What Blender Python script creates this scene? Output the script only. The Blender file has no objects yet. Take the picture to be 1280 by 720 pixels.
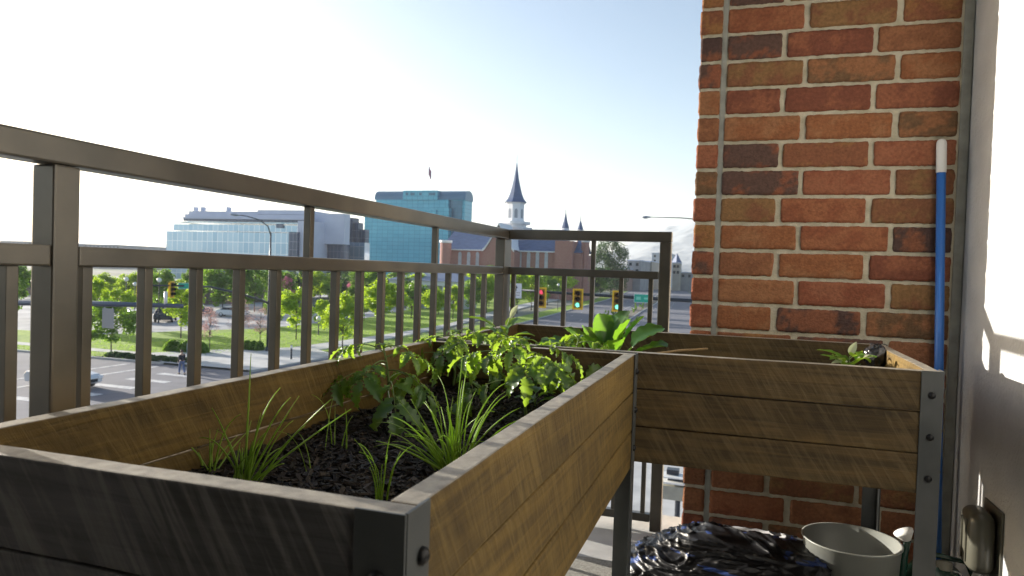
import bpy, bmesh, math, random
from mathutils import Vector, Matrix, noise, Quaternion
random.seed(7)
R=random.random
def U(a,b): return a+(b-a)*random.random()
sc=bpy.context.scene
col=sc.collection
# ------------------------------------------------------------------ camera frame (fitted from the photograph)
FPX=900.; HC=.904
_r=math.atan(.033); _p=math.atan(21.6/FPX)
_u=Vector((math.sin(_r)*math.cos(_p),math.cos(_r)*math.cos(_p),math.sin(_p)))
_v=Vector(((931-640)/FPX,-(348-360)/FPX,-1.))
_Y=(_v-_u*_v.dot(_u)).normalized(); _X=_Y.cross(_u)
MW=Matrix((_X,_Y,_u))          # world = MW @ camera
O=Vector((0,0,HC)); G=-7.5      # street level
def ray(px,py): return MW@Vector(((px-640)/FPX,-(py-360)/FPX,-1.))
def at(px,py,z=G):
    d=ray(px,py); return O+d*((z-HC)/d.z)
def atY(px,py,y):
    d=ray(px,py); return O+d*(y/d.y)
def atX(px,py,x):
    d=ray(px,py); return O+d*(x/d.x)
# ------------------------------------------------------------------ helpers
class MB:
    def __init__(s): s.v=[];s.f=[];s.c=[];s.m=[]
    def add(s,vs,fs,c=None,m=0):
        o=len(s.v); s.v+= [tuple(v) for v in vs]
        for f in fs: s.f.append([i+o for i in f]); s.c.append(c); s.m.append(m)
    def box(s,a,b,c=None,bev=0,m=0):
        x0,y0,z0=a;x1,y1,z1=b
        if bev<=0:
            s.add([(x0,y0,z0),(x1,y0,z0),(x1,y1,z0),(x0,y1,z0),(x0,y0,z1),(x1,y0,z1),(x1,y1,z1),(x0,y1,z1)],
              [(3,2,1,0),(4,5,6,7),(0,1,5,4),(1,2,6,5),(2,3,7,6),(3,0,4,7)],c,m); return s
        bm=bmesh.new(); bmesh.ops.create_cube(bm,size=1)
        for v in bm.verts: v.co=Vector(((x0+x1)/2+v.co.x*(x1-x0),(y0+y1)/2+v.co.y*(y1-y0),(z0+z1)/2+v.co.z*(z1-z0)))
        bmesh.ops.bevel(bm,geom=bm.edges[:],offset=bev,segments=2,profile=.6,affect='EDGES')
        s.frombm(bm,c,m); return s
    def frombm(s,bm,c=None,m=0):
        bm.verts.index_update(); s.add([v.co[:] for v in bm.verts],[[v.index for v in f.verts] for f in bm.faces],c,m); bm.free()
    def obox(s,cen,size,rz=0,c=None,m=0,rot=None):
        M=rot if rot is not None else Matrix.Rotation(rz,3,'Z'); cen=Vector(cen)
        vs=[cen+M@Vector((sx*size[0]/2,sy*size[1]/2,sz*size[2]/2)) for sz in(-1,1) for sx,sy in((-1,-1),(1,-1),(1,1),(-1,1))]
        s.add(vs,[(3,2,1,0),(4,5,6,7),(0,1,5,4),(1,2,6,5),(2,3,7,6),(3,0,4,7)],c,m); return s
    def tube(s,pts,rad,n=6,c=None,cap=True,m=0):
        pts=[Vector(p) for p in pts]; k=len(pts)
        if not hasattr(rad,'__len__'): rad=[rad]*k
        o=len(s.v); up=Vector((0,0,1))
        t0=(pts[1]-pts[0]).normalized()
        if abs(t0.dot(up))>.9: up=Vector((1,0,0))
        a=t0.cross(up).normalized()
        for i,p in enumerate(pts):
            t=(pts[min(i+1,k-1)]-pts[max(i-1,0)]).normalized()
            a=(a-t*a.dot(t)).normalized(); b=t.cross(a)
            for j in range(n):
                w=2*math.pi*j/n; s.v.append(tuple(p+(a*math.cos(w)+b*math.sin(w))*rad[i]))
        for i in range(k-1):
            for j in range(n):
                s.f.append([o+i*n+j,o+i*n+(j+1)%n,o+(i+1)*n+(j+1)%n,o+(i+1)*n+j]); s.c.append(c); s.m.append(m)
        if cap:
            s.f.append([o+j for j in range(n)][::-1]); s.c.append(c); s.m.append(m)
            s.f.append([o+(k-1)*n+j for j in range(n)]); s.c.append(c); s.m.append(m)
        return s
    def lathe(s,cen,prof,n=24,c=None,m=0,axis=None):
        cen=Vector(cen); o=len(s.v); Q=axis if axis is not None else Matrix.Identity(3)
        for r,z in prof:
            for j in range(n):
                w=2*math.pi*j/n; s.v.append(tuple(cen+Q@Vector((r*math.cos(w),r*math.sin(w),z))))
        for i in range(len(prof)-1):
            for j in range(n):
                s.f.append([o+i*n+j,o+i*n+(j+1)%n,o+(i+1)*n+(j+1)%n,o+(i+1)*n+j]); s.c.append(c); s.m.append(m)
        return s
    def prism(s,poly,z0,z1,c=None,m=0):
        n=len(poly); s.add([(x,y,z0) for x,y in poly]+[(x,y,z1) for x,y in poly],
          [list(range(n))[::-1],list(range(n,2*n))]+[[i,(i+1)%n,n+(i+1)%n,n+i] for i in range(n)],c,m); return s
    def prismY(s,poly,y0,y1,c=None,m=0):   # poly in x,z
        n=len(poly); s.add([(x,y0,z) for x,z in poly]+[(x,y1,z) for x,z in poly],
          [list(range(n)),list(range(n,2*n))[::-1]]+[[(i+1)%n,i,n+i,n+(i+1)%n] for i in range(n)],c,m); return s
    def build(s,name,mat,parent=None,smooth=False,fix=False,loc=None):
        me=bpy.data.meshes.new(name); me.from_pydata(s.v,[],s.f)
        mats=mat if isinstance(mat,(list,tuple)) else [mat]
        for q in mats: me.materials.append(q)
        if len(mats)>1: me.polygons.foreach_set('material_index',s.m)
        if any(c is not None for c in s.c):
            at_=me.color_attributes.new('Col','FLOAT_COLOR','CORNER'); d=[]
            for f,c in zip(s.f,s.c):
                c=c or (.5,.5,.5); d+= ([w_ for q_ in c for w_ in (q_[0],q_[1],q_[2],1.)] if hasattr(c[0],'__len__') else [c[0],c[1],c[2],1.]*len(f))
            at_.data.foreach_set('color',d)
        if smooth: me.polygons.foreach_set('use_smooth',[True]*len(s.f))
        if fix:
            bm=bmesh.new(); bm.from_mesh(me); bmesh.ops.recalc_face_normals(bm,faces=bm.faces[:]); bm.to_mesh(me); bm.free()
        me.update()
        o=bpy.data.objects.new(name,me); col.objects.link(o)
        if loc is not None: o.location=loc
        if parent: o.parent=parent
        return o
def tag(o,label=None,cat=None,group=None,kind=None):
    if label: o['label']=label
    if cat: o['category']=cat
    if group: o['group']=group
    if kind: o['kind']=kind
    return o
def thing(name,label,cat,loc=(0,0,0),group=None,rz=0):
    o=bpy.data.objects.new(name,None); col.objects.link(o); o.location=loc; o.rotation_euler=(0,0,rz)
    o.empty_display_size=.1
    return tag(o,label,cat,group)
def struct(name,mb,mat,**k):
    return tag(mb.build(name,mat,**k),kind='structure')
def copy_tree(o,parent=None):
    c=o.copy(); col.objects.link(c); c.parent=parent
    for ch in list(o.children): copy_tree(ch,c)
    return c
# ------------------------------------------------------------------ materials
def mat(name,base=(.5,.5,.5),rough=.6,metal=0,spec=.5):
    m=bpy.data.materials.new(name); m.use_nodes=True; nt=m.node_tree; b=nt.nodes['Principled BSDF']
    b.inputs['Base Color'].default_value=(*base,1); b.inputs['Roughness'].default_value=rough
    b.inputs['Metallic'].default_value=metal; b.inputs['Specular IOR Level'].default_value=spec
    return m,nt,b
def N(nt,t,**k):
    n=nt.nodes.new(t)
    for a,v in k.items():
        if a in n.inputs: n.inputs[a].default_value=v
        else: setattr(n,a,v)
    return n
def noisy(name,c1,c2,scale=5,rough=.7,metal=0,bump=.0,bscale=None,detail=6,lo=.35,hi=.65,map_scale=None,spec=.5,c3=None,s3=1.,bdist=.01):
    m,nt,b=mat(name,c1,rough,metal,spec); L=nt.links
    tc=N(nt,'ShaderNodeTexCoord'); src=tc.outputs['Object']
    if map_scale:
        mp=N(nt,'ShaderNodeMapping'); mp.inputs['Scale'].default_value=map_scale; L.new(src,mp.inputs[0]); src=mp.outputs[0]
    nz=N(nt,'ShaderNodeTexNoise',Scale=scale,Detail=detail); L.new(src,nz.inputs['Vector'])
    cr=N(nt,'ShaderNodeValToRGB'); cr.color_ramp.elements[0].position=lo; cr.color_ramp.elements[1].position=hi
    cr.color_ramp.elements[0].color=(*c1,1); cr.color_ramp.elements[1].color=(*c2,1)
    L.new(nz.outputs['Fac'],cr.inputs[0]); out=cr.outputs[0]
    if c3:
        n3=N(nt,'ShaderNodeTexNoise',Scale=s3,Detail=4.); L.new(src,n3.inputs['Vector'])
        r3=N(nt,'ShaderNodeValToRGB'); r3.color_ramp.elements[0].position=.5; r3.color_ramp.elements[1].position=.68
        r3.color_ramp.elements[0].color=(0,0,0,1); r3.color_ramp.elements[1].color=(1,1,1,1); L.new(n3.outputs['Fac'],r3.inputs[0])
        mx=N(nt,'ShaderNodeMix',data_type='RGBA'); L.new(r3.outputs[0],mx.inputs[0]); L.new(out,mx.inputs[6]); mx.inputs[7].default_value=(*c3,1); out=mx.outputs[2]
    L.new(out,b.inputs['Base Color'])
    if bump:
        nb=N(nt,'ShaderNodeTexNoise',Scale=bscale or scale*4,Detail=5.); L.new(src,nb.inputs['Vector'])
        bp=N(nt,'ShaderNodeBump',Strength=bump,Distance=bdist); L.new(nb.outputs['Fac'],bp.inputs['Height']); L.new(bp.outputs[0],b.inputs['Normal'])
    return m
def attr_mat(name,rough=.8,nscale=60,amt=.35,bump=.4,bdist=.003,spec=.3,bscale=250):
    m,nt,b=mat(name,rough=rough,spec=spec); L=nt.links
    a=N(nt,'ShaderNodeVertexColor',layer_name='Col'); tc=N(nt,'ShaderNodeTexCoord')
    nz=N(nt,'ShaderNodeTexNoise',Scale=nscale,Detail=8.,Roughness=.65); L.new(tc.outputs['Object'],nz.inputs['Vector'])
    mr=N(nt,'ShaderNodeMapRange'); mr.inputs[1].default_value=.3; mr.inputs[2].default_value=.7; mr.inputs[3].default_value=1-amt; mr.inputs[4].default_value=1+amt
    L.new(nz.outputs['Fac'],mr.inputs[0])
    mx=N(nt,'ShaderNodeVectorMath',operation='SCALE'); L.new(a.outputs[0],mx.inputs[0]); L.new(mr.outputs[0],mx.inputs['Scale']); L.new(mx.outputs[0],b.inputs['Base Color'])
    if bump:
        n2=N(nt,'ShaderNodeTexNoise',Scale=bscale,Detail=5.); L.new(tc.outputs['Object'],n2.inputs['Vector'])
        bp=N(nt,'ShaderNodeBump',Strength=bump,Distance=bdist); L.new(n2.outputs['Fac'],bp.inputs['Height']); L.new(bp.outputs[0],b.inputs['Normal'])
    return m
def leaf_mat(name,c1,c2,tr,trans=.45,rough=.45,scale=30,spec=.5):
    m,nt,b=mat(name,c1,rough,0,spec); L=nt.links
    tc=N(nt,'ShaderNodeTexCoord'); nz=N(nt,'ShaderNodeTexNoise',Scale=scale,Detail=3.); L.new(tc.outputs['Object'],nz.inputs['Vector'])
    mx=N(nt,'ShaderNodeMix',data_type='RGBA'); L.new(nz.outputs['Fac'],mx.inputs[0]); mx.inputs[6].default_value=(*c1,1); mx.inputs[7].default_value=(*c2,1)
    L.new(mx.outputs[2],b.inputs['Base Color'])
    t=N(nt,'ShaderNodeBsdfTranslucent'); t.inputs[0].default_value=(*tr,1)
    ms=N(nt,'ShaderNodeMixShader'); ms.inputs[0].default_value=trans
    L.new(b.outputs[0],ms.inputs[1]); L.new(t.outputs[0],ms.inputs[2]); L.new(ms.outputs[0],nt.nodes['Material Output'].inputs[0])
    return m
def wood(name,c1,c2,c3,axis='x',rough=.7,marks=.5):
    # rough sawn pine: long grain, strong slanting band-saw arcs, knots, dark stains
    m,nt,b=mat(name,c1,rough,0,.35); L=nt.links
    tc=N(nt,'ShaderNodeTexCoord'); oi=N(nt,'ShaderNodeObjectInfo')
    sp=N(nt,'ShaderNodeSeparateXYZ'); L.new(tc.outputs['Object'],sp.inputs[0])
    rm=N(nt,'ShaderNodeMath',operation='MULTIPLY'); rm.inputs[1].default_value=13.; L.new(oi.outputs['Random'],rm.inputs[0])
    cb=N(nt,'ShaderNodeCombineXYZ'); L.new(sp.outputs['X' if axis=='x' else 'Y'],cb.inputs[0]); L.new(sp.outputs['Z'],cb.inputs[1]); 
    ad0=N(nt,'ShaderNodeMath',operation='ADD'); L.new(sp.outputs['Y' if axis=='x' else 'X'],ad0.inputs[0]); L.new(rm.outputs[0],ad0.inputs[1]); L.new(ad0.outputs[0],cb.inputs[2])
    def nz(scale,loc,rot,sc_,det,dist,rg=.6):
        mp=N(nt,'ShaderNodeMapping'); mp.inputs['Scale'].default_value=sc_
        if rot:
            mr=N(nt,'ShaderNodeMapping'); mr.inputs['Rotation'].default_value=(0,0,rot); L.new(cb.outputs[0],mr.inputs[0]); L.new(mr.outputs[0],mp.inputs[0])
        else: L.new(cb.outputs[0],mp.inputs[0])
        n=N(nt,'ShaderNodeTexNoise',Scale=scale,Detail=det,Roughness=rg,Distortion=dist); L.new(mp.outputs[0],n.inputs['Vector']); return n
    def ramp(src,p0,p1,a,b_):
        r=N(nt,'ShaderNodeValToRGB'); e=r.color_ramp.elements; e[0].position=p0; e[1].position=p1; e[0].color=(*a,1); e[1].color=(*b_,1); L.new(src,r.inputs[0]); return r
    g=nz(3.,0,0,(.9,20,20),8.,1.1,.55); base=ramp(g.outputs['Fac'],.33,.67,c1,c2).outputs[0]
    blot=nz(2.2,0,0,(1.,2.,1.),5.,.4); bl=ramp(blot.outputs['Fac'],.35,.65,(.50,.48,.44),(1.25,1.2,1.15))
    mu=N(nt,'ShaderNodeMix',data_type='RGBA',blend_type='MULTIPLY'); mu.inputs[0].default_value=1; L.new(base,mu.inputs[6]); L.new(bl.outputs[0],mu.inputs[7]); base=mu.outputs[2]
    s1=nz(1.5,0,math.radians(58),(2.2,24,2),6.,2.2); k1=ramp(s1.outputs['Fac'],.47,.66,(0,0,0),(1,1,1))
    f1=N(nt,'ShaderNodeMath',operation='MULTIPLY'); f1.inputs[1].default_value=marks; L.new(k1.outputs[0],f1.inputs[0])
    mx=N(nt,'ShaderNodeMix',data_type='RGBA'); L.new(f1.outputs[0],mx.inputs[0]); L.new(base,mx.inputs[6]); mx.inputs[7].default_value=(*c3,1); base=mx.outputs[2]
    s2=nz(1.2,0,math.radians(50),(1.6,11,2),5.,2.6); k2=ramp(s2.outputs['Fac'],.30,.45,(.45,.42,.38),(1,1,1))
    mu=N(nt,'ShaderNodeMix',data_type='RGBA',blend_type='MULTIPLY'); mu.inputs[0].default_value=marks; L.new(base,mu.inputs[6]); L.new(k2.outputs[0],mu.inputs[7]); base=mu.outputs[2]
    vo=N(nt,'ShaderNodeTexVoronoi',Scale=3.1); mp3=N(nt,'ShaderNodeMapping'); mp3.inputs['Scale'].default_value=(.8,2.2,1); L.new(cb.outputs[0],mp3.inputs[0]); L.new(mp3.outputs[0],vo.inputs['Vector'])
    r3=ramp(vo.outputs['Distance'],.02,.09,(.25,.18,.12),(1,1,1))
    mu=N(nt,'ShaderNodeMix',data_type='RGBA',blend_type='MULTIPLY'); mu.inputs[0].default_value=1; L.new(base,mu.inputs[6]); L.new(r3.outputs[0],mu.inputs[7])
    L.new(mu.outputs[2],b.inputs['Base Color'])
    ad=N(nt,'ShaderNodeMath',operation='ADD'); L.new(g.outputs['Fac'],ad.inputs[0]); L.new(s1.outputs['Fac'],ad.inputs[1])
    bp=N(nt,'ShaderNodeBump',Strength=.6,Distance=.004); L.new(ad.outputs[0],bp.inputs['Height']); L.new(bp.outputs[0],b.inputs['Normal'])
    return m
M={}
M['bronze']=noisy('bronze_paint',(.082,.076,.064),(.12,.108,.088),scale=9,rough=.30,metal=.35,bump=.05,bscale=300,bdist=.001)
M['leg']=noisy('grey_powder_coat',(.045,.05,.05),(.062,.067,.067),scale=14,rough=.4,bump=.12,bscale=420,bdist=.001)
M['bolt']=mat('black_bolt',(.012,.012,.013),.35,.6)[0]
M['wood_x']=wood('weathered_pine_x',(.054,.036,.013),(.112,.074,.026),(.145,.105,.05),'x')
M['wood_y']=wood('weathered_pine_y',(.072,.046,.011),(.145,.093,.021),(.185,.125,.038),'y')
M['wood_g']=wood('grey_pine',(.065,.067,.072),(.11,.112,.12),(.21,.20,.185),'x')  # greyer pine, only for the front boards of the near planter
M['edge']=noisy('sunlit_board_top',(.19,.17,.14),(.33,.30,.25),scale=14,rough=.5,bump=.3,bscale=120,bdist=.002,map_scale=(4,4,1))  # pale colour puts the grazing sun sheen onto the board tops
M['brick']=attr_mat('brick',rough=.9,nscale=90,amt=.28,bump=.9,bdist=.004,bscale=150)
M['mortar']=noisy('mortar',(.44,.40,.29),(.58,.53,.41),scale=30,rough=.95,bump=.7,bscale=180,bdist=.006)
M['caulk']=noisy('caulk',(.24,.24,.21),(.33,.33,.29),scale=20,rough=.7,bump=.3,bscale=90,bdist=.004)
M['stucco']=noisy('stucco',(.46,.465,.47),(.54,.545,.55),scale=6,rough=.95,bump=.8,bscale=90,bdist=.006)
M['ceiling']=mat('ceiling_paint',(.32,.31,.30),.9)[0]
M['unseen_wall']=noisy('unseen_dark_wall',(.045,.045,.05),(.07,.07,.07),scale=4,rough=.7)
M['slab']=noisy('broomed_concrete',(.25,.24,.215),(.42,.41,.37),scale=120,rough=.9,bump=.8,bscale=320,bdist=.004,lo=.3,hi=.7)
M['slab_edge']=noisy('smooth_concrete',(.45,.45,.44),(.55,.55,.54),scale=9,rough=.85,bump=.1,bscale=60)
M['soil']=noisy('potting_soil',(.006,.005,.004),(.018,.014,.010),scale=60,rough=.95,bump=1,bscale=90,bdist=.02)
M['chips']=attr_mat('bark_chips',rough=.6,nscale=90,amt=.4,bump=.4,spec=.35)
M['tomleaf']=leaf_mat('tomato_leaf',(.04,.10,.04),(.085,.17,.055),(.38,.58,.04),.42,.33,60)
M['stem']=noisy('plant_stem',(.10,.16,.04),(.16,.22,.06),scale=50,rough=.55)
M['chive']=leaf_mat('chive_blade',(.20,.34,.05),(.34,.50,.09),(.45,.65,.06),.45,.35,20)
M['spinach']=leaf_mat('broad_leaf',(.03,.10,.02),(.06,.15,.03),(.25,.50,.03),.42,.3,25)
M['pepper']=leaf_mat('pepper_leaf',(.07,.17,.025),(.10,.24,.03),(.34,.52,.04),.42,.35,30)
M['cream']=leaf_mat('cream_leaf',(.55,.58,.40),(.65,.68,.5),(.5,.55,.3),.3,.4,30)
M['bluepole']=mat('blue_enamel',(.04,.17,.55),.28)[0]
M['whiteplastic']=mat('white_plastic',(.75,.75,.73),.4)[0]
M['bucket']=noisy('grey_white_plastic',(.24,.25,.23),(.29,.30,.28),scale=5,rough=.35)
M['blackplastic']=noisy('black_plastic',(.010,.010,.011),(.03,.03,.032),scale=12,rough=.22)
M['greenplastic']=mat('dark_green_plastic',(.012,.05,.035),.25)[0]
M['outlet']=mat('outlet_cover_plastic',(.09,.088,.068),.3)[0]
M['asphalt']=noisy('asphalt',(.11,.113,.14),(.17,.172,.20),scale=.35,rough=.9,bump=.2,bscale=30,c3=(.16,.16,.18),s3=.06)
M['marking']=noisy('road_paint',(.26,.26,.28),(.55,.55,.56),scale=3,rough=.8,lo=.3,hi=.5)
M['walk']=noisy('pavement_concrete',(.40,.40,.40),(.52,.52,.51),scale=.8,rough=.9,bump=.1,bscale=20)
M['lot']=noisy('lot_concrete',(.28,.28,.30),(.46,.46,.47),scale=.25,rough=.9)
M['kerb']=mat('kerb_stone',(.42,.42,.41),.85)[0]
M['grass']=noisy('lawn',(.17,.28,.015),(.30,.42,.035),scale=1.2,rough=.9,bump=.6,bscale=25,bdist=.05,c3=(.20,.30,.04),s3=.15)
M['grassblades']=leaf_mat('lawn_blades',(.14,.28,.02),(.22,.40,.03),(.35,.55,.04),.4,.6,3)
M['ground']=noisy('far_ground',(.12,.13,.09),(.24,.24,.22),scale=.02,rough=.95,c3=(.07,.13,.04),s3=.01)
M['mount']=noisy('mountain_rock',(.20,.23,.26),(.28,.30,.32),scale=.002,rough=.95,detail=10,bump=1,bscale=.004,bdist=60)
M['bark']=noisy('tree_bark',(.06,.045,.035),(.12,.10,.08),scale=12,rough=.9)
M['lf_bright']=leaf_mat('spring_leaf',(.15,.27,.018),(.27,.40,.03),(.50,.68,.03),.45,.5,1.2)
M['lf_mid']=leaf_mat('green_leaf',(.08,.17,.02),(.13,.25,.03),(.24,.42,.03),.4,.5,1.2)
M['lf_dark']=leaf_mat('dark_leaf',(.025,.06,.02),(.05,.10,.03),(.07,.15,.03),.3,.55,1.2)
M['lf_pink']=leaf_mat('blossom',(.40,.22,.22),(.50,.32,.30),(.5,.3,.28),.35,.6,1.2)
M['lf_rose']=leaf_mat('rose_blossom',(.60,.16,.26),(.70,.28,.36),(.7,.25,.35),.35,.6,1.2)
M['mast']=mat('dark_mast_metal',(.035,.042,.055),.4,.3)[0]
M['galv']=mat('galvanised_metal',(.38,.40,.45),.4,.6)[0]
M['yellow']=mat('signal_yellow',(.85,.52,.02),.5)[0]
M['lens']=mat('dark_lens',(.03,.012,.01),.3)[0]
def emit(name,c,s):
    m,nt,b=mat(name,c,.4); b.inputs['Emission Color'].default_value=(*c,1); b.inputs['Emission Strength'].default_value=s; return m
M['redlamp']=emit('red_lamp',(.8,.08,.14),.35)
M['greenlamp']=emit('green_lamp',(.2,.9,.6),.55)
M['signgreen']=mat('sign_green',(.02,.38,.27),.4)[0]
M['signwhite']=mat('sign_white',(.72,.74,.78),.5)[0]
M['signback']=mat('sign_back',(.30,.31,.33),.5,.3)[0]
M['ink']=mat('sign_ink',(.03,.03,.04),.5)[0]
M['carpaint']=mat('silver_paint',(.62,.64,.66),.25,.3)[0]
M['carwhite']=mat('white_paint',(.8,.8,.8),.25)[0]
M['cardark']=mat('dark_paint',(.03,.035,.045),.25)[0]
M['carblue']=mat('blue_paint',(.04,.08,.18),.25)[0]
M['glassdark']=mat('dark_glass',(.015,.02,.025),.08)[0]
M['rubber']=mat('tyre_rubber',(.015,.015,.016),.8)[0]
M['lampglass']=mat('headlamp_glass',(.8,.82,.85),.1)[0]
M['skin']=mat('skin',(.45,.28,.2),.6)[0]
M['jacket']=mat('dark_jacket',(.015,.018,.03),.8)[0]
M['jeans']=mat('blue_jeans',(.10,.14,.26),.85)[0]
M['hair']=mat('dark_hair',(.02,.015,.01),.7)[0]
M['copper']=noisy('slate_roof',(.05,.085,.18),(.08,.125,.25),scale=.6,rough=.55,map_scale=(1,1,5))
M['white']=mat('white_trim',(.72,.73,.76),.6)[0]
def courses(name,c1,c2,mort,sc_=1.,bw=.5,rh=.25,ms=.02,rot=None):
    m,nt,b=mat(name,c1,.85); L=nt.links
    tc=N(nt,'ShaderNodeTexCoord'); mp=N(nt,'ShaderNodeMapping'); mp.inputs['Rotation'].default_value=rot or (math.pi/2,0,0); L.new(tc.outputs['Object'],mp.inputs[0])
    br=N(nt,'ShaderNodeTexBrick',Scale=sc_); br.inputs['Color1'].default_value=(*c1,1); br.inputs['Color2'].default_value=(*c2,1); br.inputs['Mortar'].default_value=(*mort,1)
    br.inputs['Brick Width'].default_value=bw; br.inputs['Row Height'].default_value=rh; br.inputs['Mortar Size'].default_value=ms
    L.new(mp.outputs[0],br.inputs[0]); L.new(br.outputs[0],b.inputs['Base Color']); return m
M['templebrick']=courses('rose_brick',(.30,.12,.09),(.36,.155,.12),(.36,.24,.21),1.,.6,.25,.03)
M['brown']=courses('brown_block',(.17,.12,.11),(.21,.15,.13),(.13,.10,.09),1.,1.2,.4,.03)
def curtain(name,c1,c2,mull,rh,bw,ms,metal=.6,rough=.12):
    m=courses(name,c1,c2,mull,1.,bw,rh,ms); b=m.node_tree.nodes['Principled BSDF']; b.inputs['Roughness'].default_value=rough; b.inputs['Metallic'].default_value=metal
    m.node_tree.nodes['Brick Texture'].offset=0 if 'Brick Texture' in m.node_tree.nodes else 0
    return m
M['teal']=curtain('teal_glass',(.06,.33,.47),(.08,.38,.53),(.02,.17,.27),1.95,3.0,.09,.35,.2)
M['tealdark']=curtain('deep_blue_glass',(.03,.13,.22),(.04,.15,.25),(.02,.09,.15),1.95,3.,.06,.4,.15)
M['paleglass']=curtain('pale_blue_glass',(.24,.40,.55),(.34,.50,.64),(.60,.68,.76),4.2,2.4,.10,.6,.08)
M['lav']=noisy('pale_panel',(.50,.54,.66),(.56,.60,.72),scale=.2,rough=.6)
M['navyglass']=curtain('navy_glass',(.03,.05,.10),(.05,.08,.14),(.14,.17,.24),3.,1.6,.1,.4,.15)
M['bluegreyroof']=mat('blue_grey_roof',(.14,.18,.28),.6)[0]
M['beige']=noisy('beige_metal',(.30,.29,.24),(.36,.35,.29),scale=4,rough=.6)

# ------------------------------------------------------------------ balcony: floor, walls, pier
FZ=-.07
struct('balcony_floor',MB().box((-1.05,-3.2,FZ-.25),(.72,2.42,FZ)),M['slab'])
struct('balcony_floor_edge',MB().box((-1.05,2.424,FZ-.25),(.72,2.98,FZ-.004)),M['slab_edge'])
tag(struct('balcony_ceiling',MB().box((-1.35,-3.2,2.50),(1.2,3.3,2.72)),M['ceiling']))
SX=.67
w=MB().box((SX,-3.2,FZ-.25),(SX+.25,3.3,2.75)); tag(w.build('stucco_wall',M['stucco']),'white stucco side wall half in sun, right of the brick pier','wall')
w=MB().box((-1.35,-1.2,FZ-.25),(1.2,-1.0,2.49)); tag(w.build('unseen_end_wall',M['unseen_wall']),'unseen apartment wall behind the balcony, set close and dark to cut light','wall')  # out of view; placed near and dark to darken the balcony
w=MB(); w.box((-1.3,-1.2,FZ-.25),(-.975,.30,2.49)); tag(w.build('sky_blocker_wall',M['unseen_wall']),'unseen dark wall added at the near left of the balcony to cut sky light','wall')  # added out of view to keep sky light off the lower brick
# brick pier
PY=2.66; XL,XR=-.183,SX-.003
pier=thing('brick_pier','red and brown brick pier at the far right of the balcony','pier',(0,0,0))
MB().box((XL+.006,PY+.001,-.6),(XR,PY+.64,2.75)).build('mortar',M['mortar'],pier)
MB().box((XR-.028,PY-.004,-.6),(XR+.001,PY+.01,2.75),bev=.003).build('caulk_joint',M['caulk'],pier)
def grid_brick(mb,x0,x1,z0,z1,y,d,c1,c2,left=False):
    nx=max(4,int((x1-x0)/.008)); nz=8; o=len(mb.v); sd=U(0,100)
    rag=lambda t,s: noise.noise(Vector((t*30,s,sd)))*.0025+noise.noise(Vector((t*150,s,sd)))*.0022
    def P(i,j,k=0):
        a=i/nx;b_=j/nz; x=x0+(x1-x0)*a; z=z0+(z1-z0)*b_
        ex=min(a,1-a)*(x1-x0); ez=min(b_,1-b_)*(z1-z0); e=min(ex,ez)
        yy=y+.0022*max(0,1-e/.005)**2+noise.noise(Vector((x*45,z*45,sd)))*.0022+noise.noise(Vector((x*14,z*14,sd+9)))*.002
        if j==0: z+=rag(x,1.)
        if j==nz: z+=rag(x,2.)
        if i==0: x+=rag(z,3.)
        if i==nx: x+=rag(z,4.)
        if (i in(0,nx)) and (j in (0,nz)): x+=(.0018 if i==0 else -.0018); z+=(.0018 if j==0 else -.0018)
        return (x,yy,z)
    for j in range(nz+1):
        for i in range(nx+1): mb.v.append(P(i,j))
    W=nx+1; t=U(0,1); wsp=U(.02,.08)
    for j in range(nz):
        for i in range(nx):
          ids=[o+j*W+i,o+j*W+i+1,o+(j+1)*W+i+1,o+(j+1)*W+i]; cs=[]
          for id_ in ids:
            a=mb.v[id_]; q=noise.noise(Vector((a[0]*16,a[2]*20,sd)))+noise.noise(Vector((a[0]*70,a[2]*90,sd)))*.6
            k=max(0,min(1,.5+q*2.6+(t-.5)*1.6+.8*noise.noise(Vector((a[0]*9,0,sd+4)))*1.2)); cs.append(tuple(c1[n]*(1-k)+c2[n]*k for n in range(3)))
          mb.f.append(ids); mb.c.append(cs); mb.m.append(0)
    # sides going back
    loop=[o+i for i in range(W)]+[o+j*W+nx for j in range(1,nz+1)]+[o+nz*W+i for i in range(nx-1,-1,-1)]+[o+j*W for j in range(nz-1,0,-1)]
    b0=len(mb.v)
    for k in loop:
        v=mb.v[k]; mb.v.append((v[0]+noise.noise(Vector((v[1]*30,v[2]*30,sd)))*.001,y+d,v[2]))
    n=len(loop)
    for k in range(n):
        mb.f.append([loop[(k+1)%n],loop[k],b0+k,b0+(k+1)%n]); mb.c.append(c1); mb.m.append(0)
pal=[((.24,.082,.04),(.30,.115,.055)),((.27,.105,.045),(.31,.14,.065)),((.19,.065,.038),(.27,.10,.052)),((.24,.13,.055),(.21,.09,.045)),
     ((.155,.088,.045),(.28,.125,.058)),((.085,.05,.042),(.23,.09,.048)),((.28,.135,.052),(.23,.09,.046)),((.11,.062,.048),(.25,.09,.048)),((.23,.095,.046),(.29,.125,.06)),((.24,.08,.042),(.29,.11,.058))]
PITCH=.0946; ZL=1.7576
bk=MB(); rows=[]
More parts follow.
